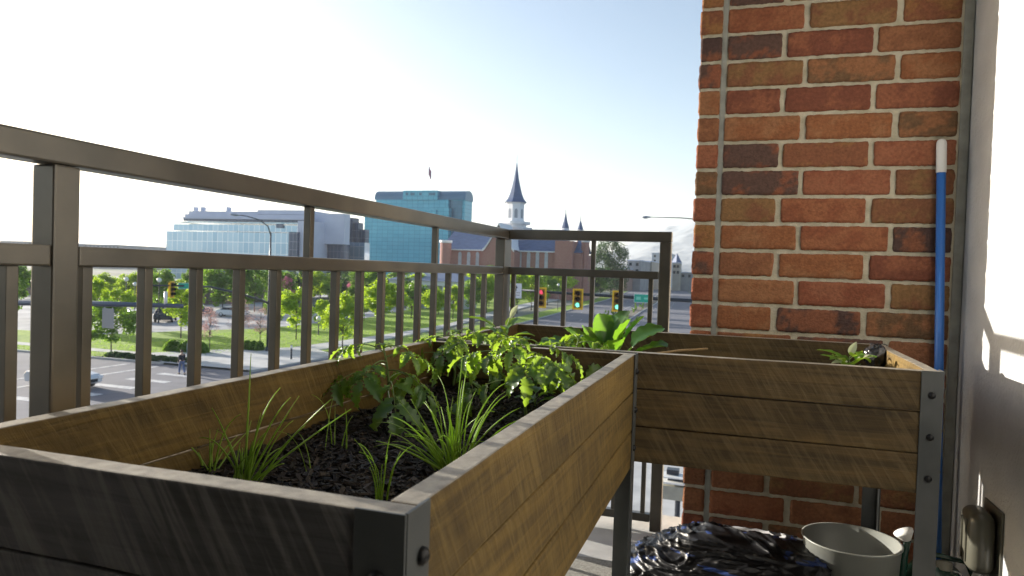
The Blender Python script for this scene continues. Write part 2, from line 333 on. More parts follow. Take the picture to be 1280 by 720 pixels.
for k in range(-9,25):
    z1=ZL-PITCH*k-.0055; z0=z1-PITCH+.0125
    if z0<-.55 or z1>2.74: continue
    odd=k%2
    rng=random.Random(k*13+5)
    def pc(): return rng.choice(pal)
    # left header column (end bricks of the return)
    h=.095+rng.uniform(-.004,.004)
    c=pc(); grid_brick(bk,XL+rng.uniform(-.003,.003),-.108,z0,z1,PY-.006,.19 if odd else .10,*c)
    if not odd: c=pc(); grid_brick(bk,XL+rng.uniform(-.003,.003),-.108,z0,z1,PY+.105,.29,*c)
    xs=[-.089,.101,.384,XR-.03] if odd==0 else [-.089,.169,.454,XR-.03]
    if k in (): xs=xs
    for a,b_ in zip(xs[:-1],xs[1:]):
        c=pc(); e=.001 if a<-.085 else .009
        grid_brick(bk,a+e+rng.uniform(-.002,.002),b_-(.009 if b_<XR-.05 else .004)+rng.uniform(-.002,.002),z0,z1,PY-.006+rng.uniform(-.0015,.0015),.05,*c)
bk.build('bricks',M['brick'],pier,smooth=True)
MB().box((-.1075,PY-.001,-.55),(-.0895,PY+.02,2.74)).build('vertical_joint',M['caulk'],pier)

# ------------------------------------------------------------------ railing
rail=thing('balcony_railing','dark bronze metal balcony railing with square balusters, running round the balcony corner','railing',(-.927,2.75,FZ))
def rp(name,mb,mat_=None):
    o=mb.build(name,mat_ or M['bronze']); o.location=Vector((0,0,0)); o.parent=rail; o.matrix_parent_inverse=rail.matrix_world.inverted(); o.matrix_basis=Matrix.Translation(-Vector(rail.location)); o.matrix_parent_inverse=Matrix.Identity(4); return o
X0,X1=-.947,-.907; YF0,YF1=2.752,2.792
bv=.0035
rp('top_rail',MB().box((X0,-2.6,1.031),(X1,YF1,1.07),bev=bv))
rp('top_rail',MB().box((X1+.001,YF0,1.0305),(-.266,YF1,1.0695),bev=bv))
for ya,yb in ((-2.6,-.55),(-.51,.7485),(.7925,2.7)): rp('mid_rail',MB().box((X0+.005,ya,.889),(X1-.002,yb,.919),bev=.003))
rp('mid_rail',MB().box((X1+.001,YF0+.003,.889),(-.3105,YF1-.005,.919),bev=.003))
for ya,yb in ((-.51,.7485),(.7925,2.7)): rp('bottom_rail',MB().box((X0+.005,ya,-.036),(X1-.005,yb,-.006),bev=.003))
rp('bottom_rail',MB().box((X1+.001,YF0+.003,-.036),(-.3105,YF1-.005,-.006),bev=.003))
for y0 in (-.55,.7505): rp('post',MB().box((X0-.003,y0,FZ),(X1-.001,y0+.041,1.0305),bev=bv))
rp('post',MB().box((X0,2.702,FZ),(X1-.0005,YF1-.002,1.0305),bev=bv))
rp('post',MB().box((-.309,YF0-.001,FZ),(-.2665,YF1+.001,1.030),bev=bv))
k=-12
while True:
    y=.9296+.1143*k; k+=1
    if y>2.62: break
    if abs(y-.77)<.035 : continue
    tall=any(abs(y-t)<.03 for t in (1.386,2.07,.1295,-.556))
    rp('baluster',MB().box((-.935,y-.0085,-.006 ),(-.918,y+.0085,1.031 if tall else .8895),bev=.0015))
for y in (.02,1.3,2.3): rp('foot',MB().tube([(-.927,y,FZ),(-.927,y,-.036)],.014,8))
for x in (-.889,-.79,-.678,-.565,-.452,-.339):
    rp('baluster',MB().box((x-.0085,2.765,-.006),(x+.0085,2.782,1.031 if x==-.565 else .8895),bev=.0015))
for x in (-.75,-.43): rp('foot',MB().tube([(x,2.772,FZ),(x,2.772,-.036)],.014,8))

# ------------------------------------------------------------------ planters
BT=.028
ZB=[(.6215,.711),(.5275,.6185),(.4365,.5245)]
def planter(label,x0,x1,y0,y1,legs,fm='wood_x'):
    t=thing('raised_planter',label,'planter box',(0,0,0))
    def board(name,a,b,m):
        bm=bmesh.new(); bmesh.ops.create_cube(bm,size=1)
        for v in bm.verts: v.co=Vector(((a[0]+b[0])/2+v.co.x*(b[0]-a[0]),(a[1]+b[1])/2+v.co.y*(b[1]-a[1]),(a[2]+b[2])/2+v.co.z*(b[2]-a[2])))
        ax=0 if b[0]-a[0]>b[1]-a[1] else 1
        es=[e for e in bm.edges if abs((e.verts[0].co-e.verts[1].co)[ax])>.1]
        bmesh.ops.subdivide_edges(bm,edges=es,cuts=40)
        bmesh.ops.bevel(bm,geom=[e for e in bm.edges if e.calc_face_angle(0)>.5],offset=.0022,segments=2,profile=.5,affect='EDGES')
        sd=U(0,50)
        for v in bm.verts:
            s=v.co[ax]; n1=noise.noise(Vector((s*2.2,sd,0)))*.0012+noise.noise(Vector((s*14,sd,v.co.z*20)))*.0007
            v.co.z+=n1; v.co[1-ax]+=noise.noise(Vector((s*2.2,sd,7)))*.0012
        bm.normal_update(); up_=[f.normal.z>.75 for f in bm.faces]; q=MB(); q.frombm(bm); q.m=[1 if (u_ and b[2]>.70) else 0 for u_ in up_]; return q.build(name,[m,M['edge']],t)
    for z0,z1 in ZB:
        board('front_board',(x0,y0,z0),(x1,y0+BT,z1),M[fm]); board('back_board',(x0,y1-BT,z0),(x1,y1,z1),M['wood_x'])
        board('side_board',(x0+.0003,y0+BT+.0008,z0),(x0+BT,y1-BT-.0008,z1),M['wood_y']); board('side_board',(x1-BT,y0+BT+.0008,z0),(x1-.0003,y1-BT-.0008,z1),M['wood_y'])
    # inner ledge and floor slats
    MB().box((x0+BT+.001,y0+BT+.001,.455),(x1-BT-.001,y1-BT-.001,.475)).build('bottom_panel',M['wood_x'],t)
    for cx,cy,sx,sy in legs:
        g=MB(); L_=.042; T_=.003
        z1=.7125
        # angle iron outside the corner
        xa,xb=sorted((cx+sx*T_,cx-sx*L_)); ya,yb=sorted((cy+sy*.0008,cy+sy*(T_+.0008)))
        g.box((xa,ya,FZ),(xb,yb,z1),bev=.0008)
        xa,xb=sorted((cx+sx*.0008,cx+sx*(T_+.0008))); ya,yb=sorted((cy+sy*.0005,cy-sy*L_))
        g.box((xa,ya,FZ),(xb,yb,z1+.0004),bev=.0008)
        lg=g.build('leg',M['leg'],t)
        for z0,zz in ZB:
            zc=(z0+zz)/2-.008
            h=MB().lathe((cx-sx*.020,cy+sy*.004,zc),[(0.0001,.0065),(.004,.006),(.0075,.003),(.008,0)],12,axis=Matrix.Rotation(-sy*math.pi/2,3,'X'))
            h.build('bolt',M['bolt'],lg,smooth=True)
            h=MB().lathe((cx+sx*.004,cy-sy*.026,zc+.012),[(0.0001,.0065),(.004,.006),(.0075,.003),(.008,0)],12,axis=Matrix.Rotation(sx*math.pi/2,3,'Y'))
            h.build('bolt',M['bolt'],lg,smooth=True)
    return t
planter('long timber raised planter on grey metal legs, nearest the camera',-.803,-.245,.505,1.772,[(-.245,.505,1,-1),(-.803,.505,-1,-1),(-.245,1.772,1,1),(-.803,1.772,-1,1)],'wood_g')
planter('timber raised planter across the far end, in front of the brick pier',-.803,.424,1.803,2.515,[(.424,1.803,1,-1),(.424,2.515,1,1),(-.803,2.515,-1,1),(-.803,1.803,-1,-1)])
# mulch beds
def bed(label,x0,x1,y0,y1,z,nch,seed):
    rng=random.Random(seed); mb=MB(); nx=int((x1-x0)/.02); ny=int((y1-y0)/.02); o=0
    H=lambda x,y: z+noise.noise(Vector((x*5,y*5,seed)))*.010+noise.noise(Vector((x*25,y*25,seed)))*.006
    for j in range(ny+1):
        for i in range(nx+1):
            x=x0+(x1-x0)*i/nx;y=y0+(y1-y0)*j/ny; mb.v.append((x,y,H(x,y)))
    for j in range(ny):
        for i in range(nx):
            a=j*(nx+1)+i; mb.f.append([a,a+1,a+nx+2,a+nx+1]); mb.c.append((.008,.006,.005)); mb.m.append(0)
    for _ in range(nch):
        x=rng.uniform(x0+.01,x1-.01);y=rng.uniform(y0+.01,y1-.01); l=rng.uniform(.006,.032); w_=rng.uniform(.002,.007); t_=rng.uniform(.0008,.0025)
        rot=(Matrix.Rotation(rng.uniform(0,6.28),3,'Z')@Matrix.Rotation(rng.gauss(0,.35),3,'Y')@Matrix.Rotation(rng.gauss(0,.5),3,'X'))
        g=rng.uniform(.5,1.7); b=rng.choice([(.030,.022,.017),(.022,.018,.018),(.045,.032,.022),(.018,.013,.011),(.06,.045,.035)])
        c=tuple(q*g*.55 for q in b); p=Vector((x,y,H(x,y)+rng.uniform(.001,.007)))
        k=[Vector((s*l/2*rng.uniform(.7,1),u*w_/2*rng.uniform(.5,1.2),v*t_/2)) for v in(-1,1) for s,u in((-1,-1),(1,-1),(1,1),(-1,1))]
        mb.add([p+rot@q for q in k],[(3,2,1,0),(4,5,6,7),(0,1,5,4),(1,2,6,5),(2,3,7,6),(3,0,4,7)],c)
    tag(mb.build('mulch',M['chips']),label,'mulch',kind='stuff')
bed('dark bark mulch filling the long near planter',-.774,-.274,.534,1.743,.592,9000,3)
bed('dark bark mulch filling the far planter',-.774,.395,1.832,2.463,.60,3000,4)
SZ=.596
# ------------------------------------------------------------------ leaves and plants
def leaf(mb,base,dirv,up,L_,W_,droop=.6,fold=.25,n=7,shape='ovate',serr=0,curl=0,m=0,c=None):
    d=Vector(dirv).normalized(); upv=Vector(up); side=d.cross(upv)
    if side.length<1e-3: side=d.cross(Vector((1,0,0)))
    side.normalize(); p=Vector(base); o=len(mb.v); nu=side.cross(d).normalized(); ang=droop/n
    tw=U(-.3,.3)/n
    for i in range(n+1):
        t=i/n
        if shape=='ovate': w_=math.sin(math.pi*min(1,t**.75*.97+.015))**.8
        elif shape=='lance': w_=math.sin(math.pi*min(1,t*.96+.02))**1.1
        else: w_=(min(1,t*3)**.7)*math.sqrt(max(0,1-(max(0,t-.45)/.56)**2.2))
        w_=w_*W_/2
        if serr: w_*= (1+serr*((.5 if i%2 else -.55)+R()*.9-.45))
        w_=max(w_,W_*.01)
        rp_=1+.0*i
        wav=math.sin(i*2.1+base[0]*50)*curl*W_
        c0=p; 
        mb.v.append(tuple(c0+side*w_+nu*(abs(w_)*fold+wav))); mb.v.append(tuple(c0+side*w_*.5+nu*(abs(w_)*fold*.35))); mb.v.append(tuple(c0))
        mb.v.append(tuple(c0-side*w_*.5+nu*(abs(w_)*fold*.35))); mb.v.append(tuple(c0-side*w_+nu*(abs(w_)*fold-wav)))
        p=p+d*(L_/n); q=Quaternion(side,-ang); d=(q@d).normalized(); nu=(q@nu).normalized(); q2=Quaternion(d,tw); side=(q2@side); nu=q2@nu
    for i in range(n):
        for j in range(4):
            a=o+i*5+j; mb.f.append([a,a+1,a+6,a+5]); mb.c.append(c); mb.m.append(m)
    return p
def tomato_leaf(mb,st,base,az,elev,L_,size):
    d=Vector((math.cos(az)*math.cos(elev),math.sin(az)*math.cos(elev),math.sin(elev))); p=Vector(base); pts=[p.copy()]
    n=8; down=Vector((0,0,-1))
    dirs=[d.copy()]
    for i in range(n):
        d=(d+down*U(.12,.2)).normalized(); p=p+d*(L_/n); pts.append(p.copy()); dirs.append(d.copy())
    st.tube(pts,[.0016*(1-.6*i/n) for i in range(n+1)],5)
    up=Vector((0,0,1))
    for k,i in enumerate((4,6,7)):
        for s in(-1,1):
            dd=dirs[i]; side=dd.cross(up)
            if side.length<.2: side=Vector((math.sin(az),-math.cos(az),0))
            side.normalize(); lf=(dd*.5+side*s*.9+Vector((0,0,U(-.5,0)))).normalized()
            nn=(up+dd*.5).normalized()
            sz=size*(.75+.2*k)*U(.85,1.2)
            b=pts[i]+lf*.004
            leaf(mb,b,lf,nn,sz,sz*.40,droop=U(.6,2.0),fold=U(.1,.7),n=14,serr=.34,curl=.12)
            if R()<.6: leaf(mb,pts[i]+dd*.006,(lf+dd*-.4),nn,sz*.4,sz*.25,droop=.9,fold=.3,n=5,serr=.12)
    leaf(mb,pts[-1],dirs[-1],(up+Vector((math.cos(az),math.sin(az),0))*.8),size*1.2,size*.5,droop=U(.5,1.6),fold=.35,n=15,serr=.34,curl=.10)
def tomato(label,px,py,h,nl,size,seed,lean=(0,0),spread=.07,z=SZ,first_elev=.5):
    random.seed(seed); b=at(px,py,z); t=thing('tomato_plant',label,'tomato plant',tuple(b)); b=Vector((0,0,0))
    st=MB(); lf=MB(); pts=[]; n=8
    for i in range(n+1):
        q=i/n; pts.append(Vector((lean[0]*q+math.sin(q*5+seed)*.004,lean[1]*q+math.cos(q*4+seed)*.004,h*q-.01)))
    st.tube(pts,[.0042-.0025*i/n for i in range(n+1)],8)
    az=U(0,6.28)
    for k in range(nl):
        q=.46+.54*(k+.5)/nl; i=min(n-1,int(q*n)); f=q*n-i; p=pts[i].lerp(pts[i+1],f)
        az+=2.4+U(-.3,.3)
        L_=spread*(1.25-.65*q)*U(.85,1.25); s=size*(1.15-.55*q)*U(.85,1.15)
        tomato_leaf(lf,st,p,az,first_elev*U(.5,1.5),L_,s)
    for k in range(6):
        a=U(0,6.28); leaf(lf,pts[-1],(math.cos(a),math.sin(a),U(.2,.8)),(0,0,1),size*U(.35,.6),size*.2,droop=U(1.,2.),n=7,serr=.2)
    st.build('stem',M['stem'],t,smooth=True); lf.build('foliage',M['tomleaf'],t,smooth=True)
    return t
tomato('drooping tomato plant nearest the left board, with a red picture tag on its stem',486,520,0.1545,9,0.062,11,(-.015,0),.15)
tomato('tomato plant in the back left corner beside the left board',566,484,0.1545,12,0.062,12,(0,0),.15)
tomato('tall thick stemmed tomato plant in front, beside the right board',657,520,0.16995000000000002,12,0.068,21,(-.01,.01),.15)
tomato('tomato plant behind the thick stemmed one, nearest the right board',716,487,0.1442,11,0.066,14,(.01,.0),.155)
tomato('small tomato plant in the middle of the back row of the near planter',618,478,0.145,10,0.06,15,(.0,.0),.13)
# low side shoot
random.seed(31)
def seedling(label,px,py,z,n,size,mat_,seed,name='seedling',cat='seedling',h=.03,shape='ovate',elev=.5):
    random.seed(seed); b=at(px,py,z); t=thing(name,label,cat,tuple(b)); st=MB(); lf=MB()
    top=Vector((0,0,h)); st.tube([(0,0,-.01),(0.002,0,h*.5),top],[.0025,.002,.0012],6)
    for k in range(n):
        a=k*2.4+U(-.3,.3); q=.35+.65*k/n; p=Vector((0,0,h*q)); e=elev*U(.4,1.4)
        d=Vector((math.cos(a)*math.cos(e),math.sin(a)*math.cos(e),math.sin(e))); p2=p+d*size*.3; st.tube([p,p2],.001,5)
        leaf(lf,p2,d,Vector((0,0,1)),size*U(.75,1.15),size*U(.38,.5),droop=U(.5,1.4),fold=.3,n=8,shape=shape,curl=.04)
    st.build('stem',M['stem'],t,smooth=True); lf.build('foliage',mat_,t,smooth=True); return t
seedling('small low seedling at the foot of the thick stemmed tomato plant',668,512,SZ,7,.045,M['tomleaf'],5)
# plant tag
random.seed(2)
tg=at(487,508,.625); tt=thing('plant_tag','small white plant tag with a red tomato picture by the left tomato plant','plant tag',tuple(tg))
MB().obox((0,0,0),(.0085,.0008,.026),.4).build('card',M['signwhite'],tt)
MB().obox((-.0008,-.0012,.002),(.0058,.0006,.012),.4).build('picture',mat('tag_red',(.55,.03,.02),.4)[0],tt)
MB().tube([(0,0,.013),(-.004,.002,.026),(-.006,.004,.03)],.0006,4).build('tie',M['signwhite'],tt)
# chives
def chives(label,px,py,n,hmin,hmax,spread,seed,extra=(),lean=(0,0),z=SZ,thick=.0016,rad=.012):
    random.seed(seed); b=at(px,py,z); mb=MB()
    def blade(bx,by,az,el,L_,bend,kink=None,r=thick*1.15):
        d=Vector((math.cos(az)*math.cos(el),math.sin(az)*math.cos(el),math.sin(el))); p=Vector((bx,by,-.012)); pts=[p.copy()]; n_=12
        for i in range(n_):
            k=bend*(i/n_)**1.4
            if kink and abs(i-kink)<1: k+=1.3
            d=(d+Vector((math.cos(az)*.4,math.sin(az)*.4,-1))*k*.13+Vector((U(-1,1),U(-1,1),0))*.02).normalized(); p=p+d*(L_/n_); pts.append(p.copy())
        mb.tube(pts,[r*(1-.75*(i/n_)**1.5) for i in range(n_+1)],5)
    for k in range(n):
        a=U(0,6.28); rr=rad*math.sqrt(R()); el=math.pi/2-abs(random.gauss(0,spread))
        az=U(0,6.28) if R()<.5 else a
        d=Vector((math.cos(az)*math.cos(el)+lean[0],math.sin(az)*math.cos(el)+lean[1],math.sin(el)))
        blade(rr*math.cos(a),rr*math.sin(a),math.atan2(d.y,d.x),math.atan2(d.z,math.hypot(d.x,d.y)),U(hmin,hmax),U(.1,2.2),kink=(random.choice((6,7,8)) if R()<.3 else None),r=thick*U(.8,1.4))
    for e in extra: blade(0,0,*e)
    o=mb.build('chive_clump',M['chive'],smooth=True,loc=b); tag(o,label,'chives'); return o
chives('dense bright clump of chives leaning over beside the right board',566,588,36,.08,.18,.50,41,extra=((2.95,.95,.14,.05),(2.8,.75,.17,.1),(1.6,1.5,.19,.15),(.2,.8,.14,.2),(.0,1.0,.16,.8),(3.1,.55,.15,1.6),(3.25,.7,.115,1.4),(2.8,.85,.11,.3),(.1,.8,.10,1.5),(2.2,.9,.13,.5)),lean=(-.05,.02),rad=.019)
chives('thin clump of a few upright chives near the front right corner of the near planter',476,627,8,.045,.115,.2,42,rad=.007,thick=.0011,extra=((1.4,1.45,.072,.2),))
chives('tall sparse clump of chives leaning right, by the front board of the near planter',306,600,15,.05,.13,.36,43,rad=.016,thick=.0017,extra=((-.1,1.05,.165,.1),(-.05,.8,.20,.25),(0.3,.72,.19,.1),(.2,1.25,.15,.9),(.9,1.4,.15,1.2),(1.9,1.45,.19,.05),(2.9,1.0,.13,.5),(3.0,.9,.12,1.8)),lean=(.06,.05))
chives('wispy drooping chives between the tall sparse clump and the left board',262,583,8,.06,.12,.5,44,rad=.012,thick=.0014,lean=(-.1,.1))
chives('dark thin tuft of upright chives in the front left of the near planter',165,572,10,.06,.10,.12,45,rad=.006,thick=.0009)
chives('few single chive shoots standing in the mulch left of the bright clump',420,560,5,.06,.12,.35,47,rad=.03,thick=.0011)
chives('flat dried chive blades lying on the mulch in the middle of the near planter',395,585,5,.07,.11,1.25,46,rad=.02,thick=.0006)
# broad leaf plant
def broad(label,b,leaves,seed):
    random.seed(seed); t=thing('leafy_green',label,'leafy vegetable',tuple(b)); st=MB(); lf=MB()
    for az,el,pl,L_,W_,dr in leaves:
        pl*=.85; L_*=.9
        d=Vector((math.cos(az)*math.cos(el),math.sin(az)*math.cos(el),math.sin(el))); p=Vector((U(-.008,.008),U(-.008,.008),-.01))
        p2=p+d*pl*.5+Vector((0,0,pl*.1)); p3=p+d*(pl+.035)
        st.tube([p,p2,p3],[.004,.003,.0025],6)
        leaf(lf,p3,(p3-p2),Vector((-math.cos(az),-math.sin(az),.9)),L_,W_,droop=dr,fold=.3,n=12,shape='spoon',curl=.035)
    st.build('stem',M['chive'],t,smooth=True); lf.build('foliage',M['spinach'],t,smooth=True); return t
b=at(754,470,.60)
broad('big leafy green with broad upright paddle leaves in the far planter',b,
 [(3.0,.7,.09,.135,.095,1.0),(3.3,.45,.07,.13,.085,1.0),(2.5,1.1,.07,.10,.075,.5),(.1,1.15,.10,.115,.085,.35),(.5,.85,.11,.13,.10,.5),(-.2,.7,.10,.12,.085,.6),(1.3,1.3,.08,.11,.08,.3),(4.4,.8,.06,.085,.06,.8),(5.3,1.0,.07,.09,.065,.6),(2.0,1.35,.09,.10,.07,.25),(3.7,.5,.07,.12,.08,1.0),(5.9,1.25,.09,.10,.065,.3),(4.0,1.1,.06,.08,.055,.4),(2.8,.95,.09,.10,.07,.6),(.9,1.2,.11,.11,.08,.3),(3.1,.3,.06,.10,.07,.7)],51)
t=seedling('young pepper plant with a tall pale tipped shoot in the far left corner planter',628,466,.60,13,.085,M['pepper'],52,'pepper_plant','pepper plant',.125,'lance',.5)
q=MB(); q.tube([(0.0,0,.06),(.006,0,.13),(.018,.0,.165)],[.0022,.0018,.001],6); q.build('shoot',M['stem'],t)
q=MB(); leaf(q,(.018,0,.16),(.5,.0,1),(0,-1,.3),.05,.018,droop=.2,fold=.6,shape='lance'); q.build('shoot_leaf',M['cream'],t,smooth=True)
seedling('low pepper plant right of the tall shoot one in the far planter',668,472,.60,12,.072,M['pepper'],53,'pepper_plant','pepper plant',.10,'lance',.35)
t=seedling('variegated green and cream plant alone at the right end of the far planter',1060,487,.60,12,.075,M['pepper'],54,'variegated_plant','plant',.095,'ovate',.55)
q=MB(); leaf(q,(-.005,-.01,.08),(-.9,-.3,.1),(0,-.6,1),.045,.02,droop=.7); leaf(q,(0,0,.1),(.4,-.3,1),(0,-1,.3),.04,.02,droop=.4); leaf(q,(.02,0,.09),(1,-.2,.35),(0,-.6,1),.05,.016,droop=.4); q.build('cream_leaf',M['cream'],t,smooth=True)
# stake and bundle in the far planter
p0=at(822,447,.66);p1=at(884,440,.665)
tag(MB().tube([atY(812,443,2.18),atY(850,438,2.25),atY(884,436,2.36)],.0035,6).build('bamboo_cane',noisy('cane',(.22,.14,.06),(.3,.2,.09),scale=30)),'thin tan cane lying against the inside of the far planter','cane')
random.seed(9)
bm=bmesh.new(); bmesh.ops.create_icosphere(bm,subdivisions=4,radius=.032)
for v in bm.verts:
    n=v.co.normalized(); v.co*=1+.22*noise.noise(n*2.6)+.10*noise.noise(n*8); v.co.z*=1.15
q=MB(); q.frombm(bm); c_=at(1119,447,.70); o=q.build('plastic_bundle',M['blackplastic'],smooth=True,loc=Vector((.405,2.33,.688))-Vector((.03,0,0))); tag(o,'crumpled glossy black plastic bundle in the corner of the far planter','plastic bag')

# ------------------------------------------------------------------ things on the balcony floor and wall
pl=thing('broom_handle','blue broom handle with a white end cap leaning upright against the brick pier','broom handle',(0,0,0))
pa=Vector((.622,2.60,FZ)); pb=atY(1177,174,2.635); dd=(pb-pa)
MB().tube([pa,pa+dd*.93],.0135,16).build('shaft',M['bluepole'],pl,smooth=True)
e=pa+dd*.925; f_=dd.normalized(); L_=(pb-e).length
MB().tube([e,e+f_*.002,e+f_*(L_-.012),e+f_*(L_-.004),e+f_*L_],[.0145,.0152,.0152,.012,.006],16).build('end_cap',M['whiteplastic'],pl,smooth=True)
# bucket
bc=at(1064,675,.17); bk_=thing('bucket','plain grey white plastic pot standing under the far planter','pot',(bc.x,bc.y,FZ))
H_=.17-FZ; r1=.128; r0=.10
MB().lathe((0,0,0),[(.001,0),(r0*1.12,0),(r1,H_),(r1+.004,H_+.001),(r1+.004,H_+.004),(r1-.003,H_+.004),(r0-.003,.006),(.001,.006)],64).build('body',M['bucket'],bk_,smooth=True)
# bag of mulch: long glossy rolled sack
random.seed(77)
sack=MB(); nu,nv=260,120
cx,cy=.01,2.20
SB=(.33,.27,.22)
for j in range(nv+1):
    for i in range(nu):
        a=2*math.pi*i/nu; ph=math.pi/2*j/nv
        n=Vector((math.cos(a)*math.cos(ph),math.sin(a)*math.cos(ph),math.sin(ph)))
        q1=Vector((n.x*2.2+n.y*1.2,n.y*2.,n.z*5)); w1=Vector((noise.noise(q1),noise.noise(q1+Vector((9,3,1))),noise.noise(q1+Vector((2,8,5)))))
        rg=lambda f,g,h: 1-abs(noise.noise(Vector((n.x*f,n.y*f,n.z*g))+w1*h*1.5))*2
        wr=noise.noise(n*1.6)*.10+rg(2.2,7,1.2)**3*.055+rg(5,15,1.6)**4*.022+rg(11,26,2.2)**3*.007
        s=1+wr; k=.8
        sg=lambda q: math.copysign(abs(q)**k,q)
        sack.v.append((SB[0]*sg(n.x)*s,SB[1]*sg(n.y)*s,SB[2]*(abs(n.z)**.85)*s))
for j in range(nv):
    for i in range(nu):
        z=j/nv; c=(.014,.014,.016)
        sack.f.append([j*nu+i,j*nu+(i+1)%nu,(j+1)*nu+(i+1)%nu,(j+1)*nu+i]); sack.c.append(c); sack.m.append(0)
def sackmat():
    m,nt,b=mat('printed_plastic_sack',(.02,.02,.02),.42,0,.5); L=nt.links
    tc=N(nt,'ShaderNodeTexCoord'); mp=N(nt,'ShaderNodeMapping'); mp.inputs['Scale'].default_value=(1.6,1.6,9); mp.inputs['Rotation'].default_value=(.1,.35,0); L.new(tc.outputs['Object'],mp.inputs[0])
    nz=N(nt,'ShaderNodeTexNoise',Scale=1.6,Detail=3.,Distortion=.4); L.new(mp.outputs[0],nz.inputs['Vector'])
    cr=N(nt,'ShaderNodeValToRGB'); cr.color_ramp.interpolation='CONSTANT'; es=cr.color_ramp.elements
    es[0].position=0; es[0].color=(.35,.36,.38,1); es[1].position=.37; es[1].color=(.012,.012,.014,1)
    for p_,c_ in ((.57,(.03,.06,.2,1)),(.60,(.012,.012,.014,1)),(.64,(.5,.5,.52,1)),(.68,(.012,.012,.014,1)),(.715,(.6,.5,.02,1)),(.73,(.02,.02,.02,1))):
        e=es.new(p_); e.color=c_
    L.new(nz.outputs['Fac'],cr.inputs[0]); L.new(cr.outputs[0],b.inputs['Base Color'])
    n2=N(nt,'ShaderNodeTexNoise',Scale=3.,Detail=6.); mp2=N(nt,'ShaderNodeMapping'); mp2.inputs['Scale'].default_value=(5,5,30); L.new(tc.outputs['Object'],mp2.inputs[0]); L.new(mp2.outputs[0],n2.inputs['Vector'])
    bp=N(nt,'ShaderNodeBump',Strength=.7,Distance=.006); L.new(n2.outputs['Fac'],bp.inputs['Height']); L.new(bp.outputs[0],b.inputs['Normal']); return m
tag(sack.build('plastic_sack',sackmat(),smooth=True,loc=(cx,cy,FZ)),'wrinkled black plastic sack with silver, blue and yellow print, slumped under the far planter','sack')
# watering can
wc=thing('watering_can','dark green watering can with a white spout rose behind the right leg of far planter','watering can',(.55,2.33,FZ))
MB().lathe((0,0,0),[(.001,0),(.085,0),(.09,.02),(.085,.13),(.06,.165),(.035,.17),(.03,.175)],32).build('body',M['greenplastic'],wc,smooth=True)
MB().tube([(-.06,-.02,.05),(-.09,-.03,.12),(-.085,-.03,.20),(-.078,-.03,.24)],[.018,.014,.011,.010],12).build('spout',M['greenplastic'],wc,smooth=True)
MB().lathe((-.078,-.03,.24),[(.010,0),(.026,.022),(.027,.028),(.001,.031)],20,axis=Matrix.Rotation(-.45,3,'Y')).build('rose',M['whiteplastic'],wc,smooth=True)
MB().tube([(.07,0,.06),(.11,0,.12),(.08,0,.19),(.0,0,.2),(-.04,0,.165)],.008,8).build('handle',M['greenplastic'],wc,smooth=True)
MB().lathe((.02,-.02,.17),[(.02,0),(.021,.018),(.001,.02)],16).build('cap',M['beige'],wc,smooth=True)
# outlet cover
oy=2.25; oz=.215
oc=thing('outlet_cover','grey bubble cover over the outdoor power outlet on the stucco wall','outlet cover',(SX,oy,oz))
MB().box((-.006,-.06,-.085),(-.0005,.06,.085),bev=.002).build('plate',M['outlet'],oc)
bm=bmesh.new(); bmesh.ops.create_cube(bm,size=1)
for v in bm.verts: v.co=Vector((-.036+v.co.x*.058,v.co.y*.095,v.co.z*.145))
bmesh.ops.bevel(bm,geom=bm.edges[:],offset=.024,segments=5,profile=.5,affect='EDGES'); q=MB(); q.frombm(bm); q.build('bubble',M['outlet'],oc,smooth=True)
oc.scale=(1.1,1.25,1.15)
for y_ in (-.02,.012): MB().tube([(-.067,y_,-.05),(-.068,y_,.05)],.002,6).build('rib',M['outlet'],oc)
cd=MB()
for k,(a,b_) in enumerate(((0,.0),(.012,.02),(-.012,-.015))):
    cd.tube([(-.03,a,-.072),(-.04,a+b_*.3,-.11),(-.035,a+b_,-.17),(-.03,a+b_*1.6,-.29)],.0045,8)
o=cd.build('power_cord',M['whiteplastic'],smooth=True,loc=(SX,oy,oz)); tag(o,'white power cords hanging out of the outlet cover','cord')

# ------------------------------------------------------------------ street level
def poly(name,pts,z,m,**k):
    mb=MB(); n=len(pts); mb.add([(x,y,z) for x,y in pts],[list(range(n))]); return struct(name,mb,m)
gm=MB(); gm.add([(-9000,-6000,G-.02),(9000,-6000,G-.02),(9000,12000,G-.02),(-9000,12000,G-.02)],[[0,1,2,3]]); struct('ground',gm,M['ground'])
edge=[(-35.5,46),(-35.4,53),(-34.6,60),(-33.6,75),(-33.2,90),(-33.4,105),(-35.8,142),(-41.9,230),(-52,330),(-66,470),(-105,900)]
redge=[(-5,46),(-5,105),(-8,142),(-13,230),(-22,330),(-36,470),(-75,900)]
def _lr(L,y):
    for (x0,y0),(x1,y1) in zip(L,L[1:]):
        if y0<=y<=y1: return x0+(x1-x0)*(y-y0)/(y1-y0)
    return L[-1][0]
redge=[(_lr(redge,y),y) for x,y in edge]
def strip(name,L1,L2,z,m,h=0):
    mb=MB(); n=len(L1)
    vs=[(x,y,z) for x,y in L1]+[(x,y,z) for x,y in L2]; fs=[[i,n+i,n+i+1,i+1] for i in range(n-1)]
    if h:
        vs+=[(x,y,z-h) for x,y in L1]+[(x,y,z-h) for x,y in L2]
        fs+=[[2*n+i,i,i+1,2*n+i+1] for i in range(n-1)]+[[n+i,3*n+i,3*n+i+1,n+i+1] for i in range(n-1)]+[[0,2*n,3*n,n]]+[[n-1,2*n-1,4*n-1,3*n-1]]
    mb.add(vs,fs); return struct(name,mb,m,fix=True)
off=lambda L,d: [(x+d,y) for x,y in L]
strip('main_road',edge,redge,G+.004,M['asphalt'])
